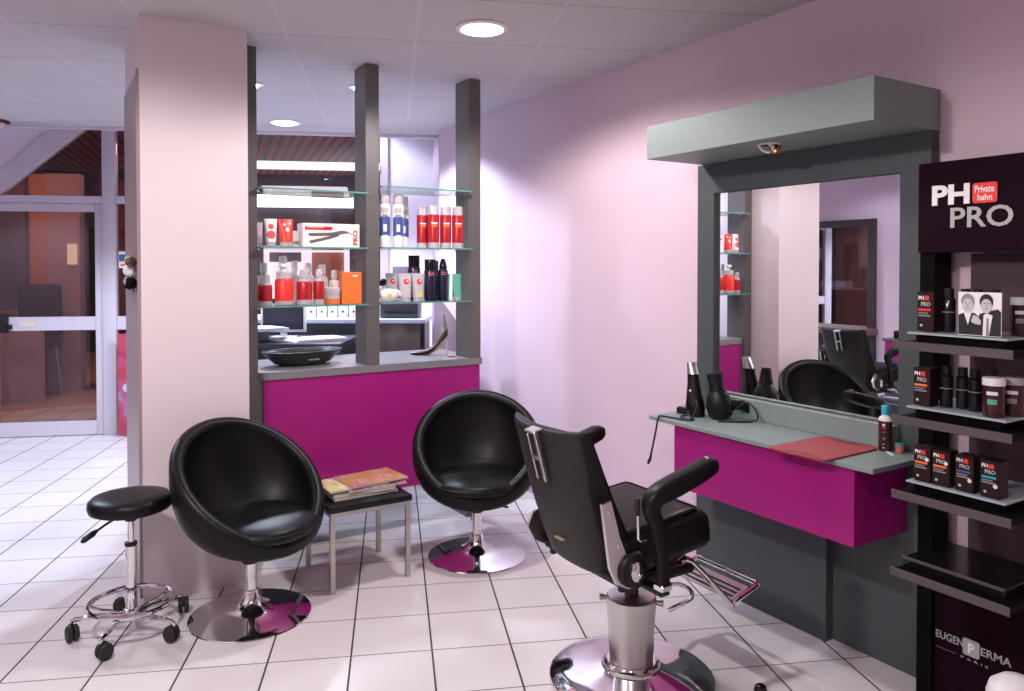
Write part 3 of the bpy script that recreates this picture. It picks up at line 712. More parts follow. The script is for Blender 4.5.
def redb(label, x, y, rot=0):
    t = bottle('red_bottle', label, 'bottle', (x, y, Z2R), [
        ('base', [(.031, 0), (.0325, .004), (.0325, .03)], 'frost'), ('body', [(.0328, .0301), (.0328, .183), (.0315, .187)], 'redbottle'), ('cap', [(.0295, .1872), (.030, .190), (.029, .232), (.026, .236)], 'clearcap')])
    for zz0, zz1, w, mm in [(.135, .142, .55, 'letter_white'), (.118, .132, .5, 'orange')]:
        bm = B(); n = 6; a0 = -PI/2-.3
        loft(bm, [[(math.cos(a0-w+2*w*i/n)*.0332, math.sin(a0-w+2*w*i/n)*.0332, zz) for i in range(n+1)] for zz in (zz0, zz1)], caps=False, closed=False)
        obj('label_print', bm, M[mm], t)
    return t
redb('red bottle with clear cap, leftmost of the red ones on the upper right shelf', 1.876, 4.00)
redb('red bottle with clear cap, second of the red ones on the upper right shelf', 1.908, 3.92)
redb('red bottle with clear cap in the gap before the last red one, upper right shelf', 1.985, 3.92)
redb('red bottle with clear cap closest to the right-hand post on the upper right shelf', 2.052, 3.90)
# lower right glass shelf
gd = thing('round_container', 'white gourd-shaped container with yellow label at the left of the lower right shelf', 'container', (1.632, 3.92, Z3R))
bm = B(); rg = []
for u in range(13):
    a = PI*u/12; x = -.052*math.cos(a); r = .036*math.sin(a)**.7 if 0 < u < 12 else .002
    rg.append([(x, r*math.cos(2*PI*i/18)*.9, .036+r*math.sin(2*PI*i/18)) for i in range(18)])
loft(bm, rg); obj('body', bm, M['white'], gd)
bm = B(); tube(bm, smooth_path([(.035, -.01, .055), (.052, -.012, .050), (.066, -.012, .030)], 4), [.014]*4+[.011]*4+[.006], 10); obj('spout', bm, M['white'], gd)
bm = B(); lathe(bm, [(0, .0012), (.011, .0012), (.0115, 0)], 16, (-.006, -.0335, .036), Matrix.Rotation(PI/2, 4, 'X')); obj('yellow_label', bm, M['yellow'], gd)
bottle('perfume_bottle', 'small dark-topped bottle behind the white gourd-shaped container', 'bottle', (1.600, 4.03, Z3R), [('body', [(.022, 0), (.024, .004), (.024, .07), (.012, .08)], 'clearcap'), ('cap', [(.014, .0802), (.02, .09), (.02, .12), (.012, .126)], 'blackplastic')])
bottle('perfume_bottle', 'small black-capped bottle between the gourd-shaped container and the clear tubes', 'bottle', (1.652, 4.05, Z3R), [('body', [(.022, 0), (.024, .004), (.024, .075), (.012, .085)], 'clearcap'), ('cap', [(.012, .0852), (.02, .095), (.02, .115), (.012, .124)], 'blackplastic')])
for x, y, lb in [(1.715, 4.07, 'clear tube at the back left of the lower right shelf'), (1.735, 3.925, 'clear tube with red dot, left of the two front ones on the lower right shelf'), (1.815, 3.925, 'clear tube with red dot beside the navy bottles on the lower right shelf')]:
    tubeshape('gel_tube', lb, (x, y, Z3R), .155, .078, 'frost', 'clearcap', spot=[('redbright', .016, .70, 0), ('white', .006, .72, .004)] + ([('yellow', .012, .25, 0)] if x > 1.8 else []))
def navyb(label, x, y, r, h, slim=False):
    t = bottle('navy_bottle', label, 'bottle', (x, y, Z3R), [
        ('body', [(r*.95, 0), (r, .004), (r, h*.70), (r*.9, h*.74)], 'navy'),
        ('cap', [(r*.88, h*.741), (r*.9, h*.75), (r*.9, h*.98), (r*.85, h)] if not slim else [(r*.8, h*.741), (r*.85, h*.8), (r*.6, h*.92), (r*.35, h)], 'blackgloss')])
    for zz0, zz1, mm in [(h*.66, h*.685, 'pinkred'), (h*.62, h*.64, 'printgrey')]:
        bm = B(); n = 6; a0 = -PI/2-.3; w = .5
        loft(bm, [[(math.cos(a0-w+2*w*i/n)*(r+.0006), math.sin(a0-w+2*w*i/n)*(r+.0006), zz) for i in range(n+1)] for zz in (zz0, zz1)], caps=False, closed=False)
        obj('label_print', bm, M[mm], t)
    return t
navyb('navy bottle with square dark cap at the back of the lower right shelf', 1.850, 4.06, .036, .255)
navyb('large navy bottle with pale label at the front of the lower right shelf', 1.890, 3.925, .036, .232)
navyb('navy bottle behind and right of the large navy one on the lower right shelf', 1.945, 3.995, .030, .225)
navyb('slim navy bottle with pointed cap on the lower right shelf', 1.958, 3.90, .027, .236, True)
tubeshape('gel_tube', 'pale green tube next to the slim navy bottle', (2.018, 3.99, Z3R), .150, .058, 'green', 'clearcap')
tubeshape('gel_tube', 'green tube at the right end of the lower right shelf, next to the post', (2.048, 3.905, Z3R), .150, .064, 'green', 'clearcap', rotz=.2)
# on the divider counter: oval black basket with a pack of papers, shoe ornament
CZ = .9355
tb = thing('oval_basket', 'oval black bowl-shaped basket standing on the divider counter', 'basket', (1.20, 4.075, CZ), math.radians(8))
bm = B()
ov = Matrix.Diagonal((1.55, .92, 1, 1))
lathe(bm, [(0, 0), (.075, 0), (.10, .012), (.125, .045), (.138, .066), (.143, .070), (.139, .073), (.130, .066), (.115, .040), (.095, .014), (0, .010)], 36, mat=ov)
obj('bowl', bm, pb('dark_green_black', (.022, .026, .024), .3), tb)
bm = B(); tube(bm, [(1.55*.141*math.cos(2*PI*i/40), .92*.141*math.sin(2*PI*i/40), .0735) for i in range(40)], .004, 8, True); obj('rim', bm, M['blackplastic'], tb)
bm = B(); box(bm, -.018, .045, -.114, -.104, .030, .038, .002); obj('chrome_badge', bm, M['steel'], tb)
sh = thing('shoe_ornament', 'brown and gold high-heeled shoe ornament standing on the divider counter', 'ornament', (1.985, 4.11, CZ), math.radians(-28)); sh.scale = (1.08, 1.2, 1.12)
# local: heel at +x ... toe at -x
def shoe_sec(x, zc, w, up):
    return [(x, w*math.cos(2*PI*i/14), zc+(up*(.5+.5*math.sin(2*PI*i/14)))) for i in range(14)]
bm = B(); loft(bm, [shoe_sec(-.115, .003, .006, .010), shoe_sec(-.09, .001, .022, .018), shoe_sec(-.055, .001, .030, .026), shoe_sec(-.02, .006, .027, .026), shoe_sec(.02, .028, .022, .030), shoe_sec(.055, .065, .021, .045), shoe_sec(.078, .088, .022, .055), shoe_sec(.09, .098, .014, .045)])
obj('upper', bm, M['browndark'], sh)
bm = B(); tube(bm, smooth_path([(-.11, 0, .0045), (-.06, 0, .0045), (-.015, 0, .0085), (.03, 0, .034), (.07, 0, .078), (.085, 0, .10)], 5), .008, 8); obj('sole', bm, M['gold'], sh)
bm = B(); tube(bm, [(.083, 0, .095), (.086, 0, .05), (.086, 0, .001)], [.010, .005, .006], 10); obj('heel', bm, M['clearcap'], sh)
bm = B(); lathe(bm, [(.012, .10), (.019, .12), (.019, .155), (.008, .175), (.007, .195), (.010, .197), (.010, .21)], 16, (.07, 0, .01)); obj('glass_figure', bm, pb('pale_green_glass', (.60, .66, .58), .1, trans=.6), sh)
dk = thing('glass_saucer', 'tiny pale dish at the right end of the divider counter by the post', 'dish', (2.045, 3.97, CZ))
bm = B(); lathe(bm, [(0, 0), (.018, 0), (.026, .006), (.025, .0075), (.017, .003), (0, .0025)], 20); obj('dish', bm, M['gold'], dk)

# ------------------------------------------------------------------ reception behind the divider
rp = thing('reception_desk', 'dark reception desk behind the shelf divider', 'desk', (0, 0, 0))
ra = math.atan2(4.732-5.173, 2.237-1.527)
R0 = Vector((1.527, 5.173, 0)); rmx = Matrix.Translation(R0) @ Matrix.Rotation(ra, 4, 'Z')
bm = B(); box(bm, -.50, .42, .0, .03, 0, 1.075, mat=rmx); obj('front_panel_shaded', bm, M['deskdark'], rp)  # left part of the same front, its shadow put into a darker colour
bm = B(); box(bm, .4205, .80, 0, .03, 0, 1.075, mat=rmx); obj('front_panel', bm, M['desk'], rp)
bm = B(); box(bm, -.53, .84, -.03, .52, 1.0755, 1.104, .003, 1, mat=rmx); obj('counter_top', bm, M['desklight'], rp)
bm = B(); box(bm, .80, .83, .0305, .34, 0, 1.075, mat=rmx); obj('side_panel', bm, M['deskdark'], rp)
lw = thing('low_desk', 'low dark desk with pale papers behind the shelf divider', 'desk', (0, 0, 0))
bm = B(); box(bm, -.50, .40, -.655, -.06, .965, 1.0, .003, 1, mat=rmx); obj('desk_top', bm, M['deskdark'], lw)
for q in (-.48, .35):
    bm = B(); box(bm, q, q+.03, -.62, -.08, 0, .9645, mat=rmx); obj('desk_side', bm, M['deskdark'], lw)
pk = thing('paper_stack', 'stack of white papers lying on the low desk behind the black basket', 'papers')
pk.matrix_world = Matrix.Translation(rmx @ Vector((.20, -.47, 1.0005))) @ Matrix.Rotation(.1, 4, 'Z')
for k in range(3):
    bm = B(); box(bm, -.16+.01*k, .16+.008*k, -.10, .11, .0062*k, .006+.0062*k); obj('sheet_pile', bm, M['paper'], pk)
mo = thing('monitor', 'small monitor with white frame and dark screen on the low desk', 'monitor')
mo.matrix_world = Matrix.Translation(rmx @ Vector((-.06, -.25, 1.0005))) @ Matrix.Rotation(math.radians(-28), 4, 'Z')
bm = B(); box(bm, -.145, .145, .0, .028, .035, .265, .004); obj('housing', bm, M['white'], mo)
bm = B(); box(bm, -.13, .13, -.0015, -.0003, .052, .252); obj('screen', bm, M['screen'], mo)
bm = B(); box(bm, -.02, .02, .005, .022, .006, .034); obj('stand', bm, M['white'], mo)
bm = B(); box(bm, -.08, .08, -.03, .06, 0, .0055, .002); obj('foot', bm, M['white'], mo)
bl = thing('blue_worktop', 'pale blue raised worktop at the left behind the shelf divider', 'worktop')
bl.matrix_world = Matrix.Translation(rmx @ Vector((-.20, -.51, 1.0005))) @ Matrix.Rotation(ra, 4, 'Z')
bm = B(); prism(bm, [(-.28, -.14), (.14, -.14), (.26, -.02), (.10, .14), (-.28, .14)], lambda a, b, d: (a, b, d), .070, .088); obj('top', bm, M['desklight'], bl)
for q in (-.25, .09):
    bm = B(); box(bm, q-.012, q+.012, -.09, .09, 0, .0695); obj('support', bm, M['deskdark'], bl)
for k in range(7):
    orange = k == 5
    bd = thing('ring_binder', 'orange ring binder in the row on the reception desk' if orange else 'white ring binder in the row on the reception desk behind the divider', 'binder', (0, 0, 0), 0, None if orange else 'white binders on the reception desk')
    mm = Matrix.Translation(rmx @ Vector((-.02+.075*k, .16, 1.1045))) @ Matrix.Rotation(ra, 4, 'Z')
    bd.matrix_world = mm
    bm = B(); box(bm, 0, .068, 0, .17, 0, .115, .003, 1); obj('cover', bm, M['orange' if orange else 'white'], bd)
    bm = B(); lathe(bm, [(.008, 0), (.008, .001)], 12, (.034, -.0005, .04), Matrix.Rotation(PI/2, 4, 'X')); obj('finger_hole', bm, M['printblack'], bd)
pr = thing('desk_printer', 'wide dark printer on the right part of the reception desk', 'printer', (0, 0, 0))
pr.matrix_world = Matrix.Translation(rmx @ Vector((.53, .14, 1.1045))) @ Matrix.Rotation(ra, 4, 'Z')
bm = B(); box(bm, -.01, .25, -.08, .14, 0, .105, .01); obj('housing', bm, M['deskdark'], pr)
bm = B(); box(bm, .02, .22, -.082, -.0805, .03, .05); obj('paper_slot', bm, M['printblack'], pr)
m2 = thing('flat_screen', 'dark flat screen seen between the glass shelves behind the clear tubes', 'monitor', (0, 0, 0))
m2.matrix_world = Matrix.Translation(rmx @ Vector((.63, .40, 1.1045))) @ Matrix.Rotation(ra, 4, 'Z')
bm = B(); box(bm, -.08, .08, 0, .02, .12, .36, .004); obj('housing', bm, M['slate_mall'], m2)
bm = B(); box(bm, -.05, .05, -.02, .05, 0, .006); box(bm, -.01, .01, .0205, .03, .0, .2); obj('stand', bm, M['blackplastic'], m2)
sc2 = thing('partition_panel', 'mauve partition panel behind the shoe ornament on the divider', 'panel', (0, 0, 0))
bm = B(); prism(bm, [(0, 0), (.30, 0), (.30, .86), (.12, 1.14), (0, 1.30)], lambda a, b, d: (2.30+a*.86, 4.72-a*.5+d, b), 0, .03); obj('panel', bm, M['lilac'], sc2)

# ------------------------------------------------------------------ product stand at the right
PSX = 2.55
pd = thing('product_stand', 'tall dark product display stand with shelves and PH PRO sign', 'display stand', (0, 0, 0))
SY1, SY0 = 1.468, 1.012                # far and near ends along the wall
bm = B(); box(bm, PSX, PSX+.10, SY1-.05, SY1, 0, 1.808); obj('upright', bm, M['standblack'], pd)
bm = B(); box(bm, PSX, PSX+.10, SY0, SY0+.05, 0, 1.808); obj('upright', bm, M['standblack'], pd)
sg = B(); box(sg, PSX-.014, PSX-.0005, SY0-.0, SY1, 1.508, 1.808, .001, 1); sign = obj('header_sign', sg, M['standplum'], pd)
sxp = PSX-.0145
text_obj('letters_PH', 'PH', .1, M['letter_white'], sign, face_negx(sxp, 1.421, 1.664), depth=.0015, bold=.004, width=.121, height=.066)
bm = B(); prism(bm, [(a, b) for a, b in rrect(.074, .064, .008)], lambda a, b, d: (d, 1.2535-a, 1.695+b), sxp-.003, sxp); obj('red_square', bm, M['redbright'], sign)
text_obj('small_words', 'Private', .03, M['letter_white'], sign, face_negx(sxp-.0032, 1.283, 1.696), depth=.0008, bold=.0004, width=.058, height=.023)
text_obj('small_words', 'hahn', .03, M['letter_white'], sign, face_negx(sxp-.0032, 1.275, 1.671), depth=.0008, bold=.0004, width=.044, height=.020)
text_obj('letters_PRO', 'PRO', .1, M['letter_grey'], sign, face_negx(sxp, 1.360, 1.587), depth=.0015, bold=.0015, width=.190, height=.067)
# dark sheet for the shade on the wall and the bottom board with the maker's lettering
bm = B(); box(bm, PSX+.02, PSX+.03, SY0+.0505, SY1-.0505, .0, .47); board = obj('lower_board', bm, M['standplum'], pd)
bx = PSX+.0195
bm = B(); box(bm, PSX+.085, PSX+.093, SY0+.0505, 1.345, .4705, 1.505); obj('shade_board', bm, pb('shade_board_mauve', (.075, .05, .058), .6, spec=.1), pd)  # dark sheet added in place of the shelves' shade on the wall
# shelves and trays
SFX = 2.22
shelves = [1.250, 1.178-.012, .790-.002, .532]
def shelf(z, dz=.022, x0=SFX):
    bm = B(); box(bm, x0, PSX-.0155, SY0+.012, SY1-.115, z-dz, z, .003, 1); return obj('shelf', bm, M['standblack'], pd)
def edge(z, dz=.026, x0=SFX):
    bm = B(); box(bm, x0-.004, x0-.0003, SY0+.008, SY1-.108, z-dz, z, .001, 1); obj('shelf_edge', bm, M['standshelf'], pd)
def tray(z, mat, x0=SFX+.045):
    bm = B(); box(bm, x0, PSX-.02, SY0+.045, SY1-.125, z, z+.006, .001, 1); obj('tray', bm, mat, pd)
ZS = [1.232, 1.005, .775, .535]
for z in ZS: shelf(z); edge(z+.004)
for z in ZS[:3]:
    bm = B(); box(bm, SFX+.06, PSX-.03, SY0+.065, SY1-.145, z+.0003, z+.022); obj('riser', bm, M['standblack'], pd)
    tray(z+.0225, M['tray_glass'])
bm = B(); box(bm, SFX+.05, PSX-.03, SY0+.045, SY1-.115, ZS[3]+.0003, ZS[3]+.026, .002, 1); obj('empty_tray', bm, M['blackgloss'], pd)
bm = B(); box(bm, SFX+.046, SFX+.0497, SY0+.045, SY1-.115, ZS[3]+.020, ZS[3]+.030, .001, 1); obj('tray_rim', bm, M['standshelf'], pd)
# lower board lettering
text_obj('maker_letters', 'EUGEN', .03, M['letter_grey'], board, face_negx(bx, 1.412, .208), depth=.0008, bold=.0004, width=.090, height=.026)
bm = B(); prism(bm, [(a, b) for a, b in rrect(.052, .055, .006)], lambda a, b, d: (d, 1.297-a, .216+b), bx-.002, bx); obj('maker_emblem', bm, M['letter_grey'], board)
text_obj('emblem_letter', 'P', .03, M['letter_white'], board, face_negx(bx-.0022, 1.306, .199), depth=.0006, bold=.001, width=.020, height=.032)
text_obj('maker_letters', 'ERMA', .03, M['letter_grey'], board, face_negx(bx, 1.268, .206), depth=.0008, bold=.0004, width=.092, height=.026)
bm = B(); box(bm, bx-.0008, bx-.0001, 1.345, 1.41, .176, .178); obj('maker_rule', bm, pb('rule_mauve', (.18, .12, .22), .5), board)
text_obj('maker_town', 'PARIS', .01, M['letter_grey'], board, face_negx(bx, 1.330, .172), depth=.0005, width=.085, height=.007, spacing=1.6)

# cartons and jars on the stand
def carton(label, y, z, x=SFX+.062, w=.052, d=.05, h=.105, stripe='orange', dot=True):
    t = thing('hair_product_box', label, 'box', (x, y, z))
    bm = B(); box(bm, 0, d, -w/2, w/2, 0, h, .0012, 1); obj('carton', bm, M['brownbox'], t)
    k = w/.062; hk = h/.125
    text_obj('letters_PH', 'PH', .01, M['letter_white'], t, face_negx(-.0002, w*.42, h*.80), depth=.0004, bold=.0003, width=.020*k, height=.013*hk)
    bm = B(); box(bm, -.0012, -.0002, -.013*k, .002*k, h*.79, h*.79+.015*hk); obj('red_square', bm, M['redbright'], t)
    text_obj('letters_PRO', 'PRO', .01, M['letter_grey'], t, face_negx(-.0002, .016*k, h*.64), depth=.0004, bold=.0003, width=.034*k, height=.014*hk)
    bm = B(); box(bm, -.0010, -.0002, -.020*k, .026*k, h*.52, h*.58); obj('colour_stripe', bm, M[stripe], t)
    bm = B(); box(bm, -.0010, -.0002, -.018*k, .026*k, h*.38, h*.42); box(bm, -.0010, -.0002, -.01*k, .026*k, h*.45, h*.48); obj('small_print', bm, M['printgrey'], t)
    bm = B(); lathe(bm, [(.004, 0), (.004, .0008)], 12, (-.0003, .015*k, h*.15), Matrix.Rotation(-PI/2, 4, 'Y')); obj('seal', bm, pb('seal_mint', (.45, .62, .52), .5) if 'seal_mint' not in bpy.data.materials else bpy.data.materials['seal_mint'], t)
    if dot:
        bm = B(); lathe(bm, [(.006, 0), (.006, .0008)], 14, (-.0003, -.018*k, h*(.66 if stripe == 'orange' else .33)), Matrix.Rotation(-PI/2, 4, 'Y')); obj('price_sticker', bm, M['white'], t)
    return t
T = [z+.0307 for z in ZS[:3]]
carton('brown box with orange stripe, farthest of the four on the third tray of the stand', 1.302, T[2], stripe='orange')
carton('brown box with orange stripe, second from the mirror on the third tray of the stand', 1.245, T[2], stripe='orange')
carton('brown box with dark blue stripe in the row on the third tray of the stand', 1.177, T[2], stripe='blue')
carton('brown box with teal stripe, nearest of the four on the third tray of the stand', 1.107, T[2], stripe='teal')
carton('brown box with red stripe at the far end of the top tray of the stand', 1.312, T[0], h=.120, stripe='redbright', dot=False, x=SFX+.09)
carton('brown box with orange stripe at the far end of the second tray of the stand', 1.310, T[1], h=.115, stripe='orange', dot=False, x=SFX+.07)
def darkb(label, x, y, z, r=.018, h=.14):
    t = bottle('dark_bottle', label, 'bottle', (x, y, z), [('body', [(r*.95, 0), (r, .004), (r, h*.74), (r*.7, h*.8)], 'blackgloss'), ('cap', [(r*.72, h*.801), (r*.75, h*.82), (r*.7, h)], 'blackplastic')], 'dark bottles on the stand')
    bm = B(); lathe(bm, [(r+.0004, h*.45), (r+.0004, h*.47)], 20, close=False); obj('label_ring', bm, M['printgrey'], t)
    return t
for ti, xx, hh, nm in [(0, SFX+.13, .15, 'top'), (1, SFX+.12, .14, 'second')]:
    for k in range(4):
        darkb('black bottle in the dark row on the %s tray of the stand' % nm, xx+.012*(k % 2), 1.262-.042*k, T[ti], h=hh*.88)['group'] = 'dark bottles on the %s tray' % nm
def jar(label, x, y, z, stripe):
    t = bottle('wax_jar', label, 'jar', (x, y, z), [('body', [(.027, 0), (.0285, .003), (.0285, .085), (.026, .088)], 'brownbottle'), ('lid', [(.0295, .0882), (.0295, .108), (.027, .110)], 'white' if stripe else 'letter_grey')])
    for z0, z1, w, mm in [(.062, .072, .5, 'white'), (.036, .050, .42, stripe or 'printgrey')]:
        bm = B(); n = 6; a0 = PI+.3
        loft(bm, [[(math.cos(a0-w+2*w*i/n)*.0289, math.sin(a0-w+2*w*i/n)*.0289, zz) for i in range(n+1)] for zz in (z0, z1)], caps=False, closed=False)
        obj('label_print', bm, M[mm], t)
    return t
jar('brown jar with white lid and yellow-green label on the second tray of the stand', SFX+.085, 1.110, T[1], 'green')
jar('brown jar with grey lid behind the white-lidded jar on the second tray', SFX+.150, 1.088, T[1], None)
jar('brown jar with grey lid at the near end of the top tray of the stand', SFX+.185, 1.084, T[0], None)
# black and white portrait card
pcx = SFX+.062
cd = thing('portrait_card', 'black and white card showing two men in suits on the top tray', 'card', (pcx, 1.140, T[0]), 0)
CW, CH = .118, .125
bm = B(); box(bm, 0, .003, -CW/2, CW/2, 0, CH); obj('card', bm, M['paper'], cd)
def pl2(pts, d0, d1, mat, name):
    bm = B(); prism(bm, pts, lambda a, b, d: (-d, -a, b), d0, d1); return obj(name, bm, mat, cd)
pl2([(-.058, .002), (-.058, .058), (-.040, .066), (-.032, .060), (-.015, .066), (.006, .050), (.012, .002)], .0002, .0006, M['printblack'], 'suit_print')
pl2([(-.004, .002), (.000, .062), (.018, .070), (.050, .078), (.058, .070), (.058, .002)], .0006, .0010, M['printblack'], 'suit_print')
pl2([(-.043, .066), (-.031, .030), (-.022, .062)], .0007, .0011, M['paper'], 'shirt_print')
pl2([(.010, .002), (.012, .060), (.020, .066), (.036, .060), (.027, .002)], .0011, .0014, M['paper'], 'shirt_print')
pl2([(.019, .002), (.020, .052), (.026, .052), (.027, .002)], .0015, .0018, M['printgrey'], 'tie_print')
def ell(cx, cy, a, b, n=22): return [(cx+a*math.cos(2*PI*i/n), cy+b*math.sin(2*PI*i/n)) for i in range(n)]
for cx, cy, dx in [(-.032, .090, 0), (.019, .090, .001)]:
    pl2(ell(cx, cy+.009, .0185, .0215), .0012, .0015, M['printblack' if cx > 0 else 'printgrey'], 'hair_print')
    pl2(ell(cx, cy-.004, .0150, .0205), .0016, .0019, M['skinprint'], 'face_print')
    for ex in (-.006, .006):
        pl2(ell(cx+ex+dx, cy+.004, .003, .0012, 10), .0020, .0022, M['printblack'], 'eye_print')
    pl2(ell(cx+dx, cy-.011, .006, .0014, 10), .0020, .0022, M['printgrey'], 'mouth_print')
    pl2([(cx+dx-.002, cy-.004), (cx+dx, cy+.003), (cx+dx+.003, cy-.004)], .0020, .0022, M['printgrey'], 'nose_print')
pl2([(-.022, .040), (-.016, .060), (-.004, .056), (.006, .042), (.004, .032), (-.012, .034)], .0020, .0024, M['skinprint'], 'hand_print')

# white rounded pot near the camera, bottom right
wp = thing('white_bin', 'white bin with rounded lid at the bottom right corner in front of the stand', 'bin', (2.137, .966, 0)); wp.scale = (.82, .82, 1.0)
bm = B(); lathe(bm, [(.058, 0), (.064, .004), (.074, .20), (.078, .335)], 32); obj('body', bm, M['white'], wp)
bm = B(); lathe(bm, [(.080, .3355), (.083, .348), (.074, .374), (.045, .394), (0, .401)], 32); obj('lid', bm, M['white'], wp)

# ------------------------------------------------------------------ tub chairs
def tub_chair(name, label, loc, rotz, group):
    t = thing(name, label, 'chair', loc, rotz, group)
    al = math.radians(39); zc = .574; a, b = .324, .342
    n = 56
    def rim(ph, s=1.0):
        return Vector((a*s*math.cos(ph), b*s*math.sin(ph)*math.cos(al), zc+b*s*math.sin(ph)*math.sin(al)-.032*s*max(0, -math.sin(ph))**2))
    nrm = Vector((0, -math.sin(al), math.cos(al)))
    zb, zi = .270, .335
    rows = []
    bm = B()
    secs = []
    for k in range(n):
        ph = 2*PI*k/n; ro = rim(ph); ri = rim(ph, .82)
        rad = Vector((math.cos(ph), math.sin(ph)*math.cos(al), math.sin(ph)*math.sin(al)))
        pts = []
        C = Vector((ro.x*1.07, ro.y*1.07, zb+.20*(ro.z-zb))); P0 = Vector((0, 0, zb))
        for i in range(1, 10):
            u = i/10; pts.append(P0*(1-u)**2+C*2*u*(1-u)+ro*u*u)
        rr = .032; cen = (ro+ri)/2; hw = (ro-ri).length/2
        for i in range(0, 9):
            q = PI*i/8; pts.append(cen+(ro-cen)*math.cos(q)+nrm*rr*math.sin(q))
        Q0 = Vector((0, .01, zi)); C2 = Vector((ri.x*.98, ri.y*.98, zi+.12*(ri.z-zi)))
        for i in range(1, 9):
            u = 1-i/9; pts.append(Q0*(1-u)**2+C2*2*u*(1-u)+ri*u*u)
        secs.append([bm.verts.new(p) for p in pts])
    m = len(secs[0])
    for k in range(n):
        A, D = secs[k], secs[(k+1) % n]
        for i in range(m-1): bm.faces.new((A[i], D[i], D[i+1], A[i+1]))
    p0 = bm.verts.new((0, 0, zb)); p1 = bm.verts.new((0, .01, zi))
    for k in range(n):
        bm.faces.new((p0, secs[(k+1) % n][0], secs[k][0])); bm.faces.new((p1, secs[k][-1], secs[(k+1) % n][-1]))
    obj('shell', bm, M['leather'], t, ang=60)
    # seat cushion
    bm = B(); tl = Matrix.Translation((0, -.074, .366)) @ Matrix.Rotation(math.radians(2), 4, 'X') @ Matrix.Diagonal((1.10, 1.05, 1.12, 1))
    lathe(bm, [(0, 0), (.15, 0), (.200, .012), (.212, .03), (.208, .047), (.19, .058), (.14, .066), (.07, .070), (0, .071)], 40, mat=tl); sc = obj('seat_cushion', bm, M['leather'], t, ang=60)
    bm = B(); tube(bm, [tuple(tl @ Vector((.211*math.cos(2*PI*i/44), .211*math.sin(2*PI*i/44), .039))) for i in range(44)], .005, 8, True); obj('piping', bm, M['leather'], sc)
    bm = B(); box(bm, -.07, .07, -.055, .055, .252, .274, .004); tube(bm, [(.06, 0, .258), (.12, -.02, .255), (.16, -.025, .25)], .006, 8); obj('swivel_plate', bm, M['blackplastic'], t)
    bm = B(); lathe(bm, [(.033, .235), (.033, .2515)], 20); lathe(bm, [(.030, .222), (.034, .235)], 20, close=False); obj('collar', bm, M['rubber'], t)
    bm = B(); lathe(bm, [(.0245, .085), (.0245, .234)], 24); obj('post', bm, M['chrome'], t)
    bm = B(); lathe(bm, [(.246, 0), (.248, .003), (.246, .007), (.215, .013), (.16, .020), (.105, .028), (.070, .040), (.047, .060), (.034, .085), (.030, .110), (.0255, .112)], 56); obj('base', bm, M['chrome'], t, ang=50)
    return t
tc1 = tub_chair('tub_chair', 'black leather tub chair on chrome pedestal in front of the pale column', (.738, 3.268, 0), math.radians(24), 'black tub chairs in the waiting corner')
tc2 = dup(tc1, (1.868, 3.345, 0), math.radians(-30), 'black leather tub chair on chrome pedestal in front of the magenta panel')

# ------------------------------------------------------------------ side table with magazines
tbx, tby = 1.279, 3.468
tt = thing('side_table', 'small square table with black top and steel legs between the tub chairs', 'table', (tbx, tby, 0))
bm = B(); box(bm, -.20, .20, -.20, .20, .362, .390, .004); obj('table_top', bm, M['blackplastic'], tt)
bm = B()
for sy in (-1, 1): box(bm, -.192, .192, sy*.182-.01, sy*.182+.01, .341, .3615)
for sx in (-1, 1): box(bm, sx*.182-.01, sx*.182+.01, -.1715, .1715, .341, .3615)
obj('frame', bm, M['steel'], tt)
for sx in (-1, 1):
    for sy in (-1, 1):
        bm = B(); box(bm, sx*.182-.011, sx*.182+.011, sy*.182-.011, sy*.182+.011, 0, .3408, .002, 1); obj('leg', bm, M['steel'], tt)
def mag(label, x, y, z, rz, cover, w=.29, d=.215, h=.009):
    x += .025
    t = thing('magazine', label, 'magazine', (tbx+x, tby+y, z), rz, 'magazines on the side table')
    bm = B(); box(bm, -w/2, w/2, -d/2, d/2, .0008, h-.001, .001, 1); obj('pages', bm, pb('pages_cream', (.62, .58, .50), .7) if 'pages_cream' not in bpy.data.materials else bpy.data.materials['pages_cream'], t)
    bm = B(); box(bm, -w/2-.001, w/2+.001, -d/2-.001, d/2+.001, h-.0009, h); box(bm, -w/2-.001, w/2+.001, -d/2-.001, d/2+.001, 0, .0007); obj('cover', bm, M['cover'][cover], t)
    return t
z0 = .3905
mag('magazine at the very bottom of the pile on the small table', -.02, .0, z0, .02, 3, w=.31, d=.23, h=.014)
mag('thick pale magazine second from the bottom of the pile', -.025, -.005, z0+.0145, -.03, 3, w=.30, d=.225, h=.014)
mag('magazine with rolled corner lying third in the pile, sticking out right', .035, -.01, z0+.029, .05, 1, h=.009)
mag('white and yellow magazine at the left under the topmost one', -.055, .0, z0+.0385, .06, 2, h=.008)
mag('topmost magazine with a peach and pink cover on the small table', .045, .0, z0+.047, .10, 0, h=.008)

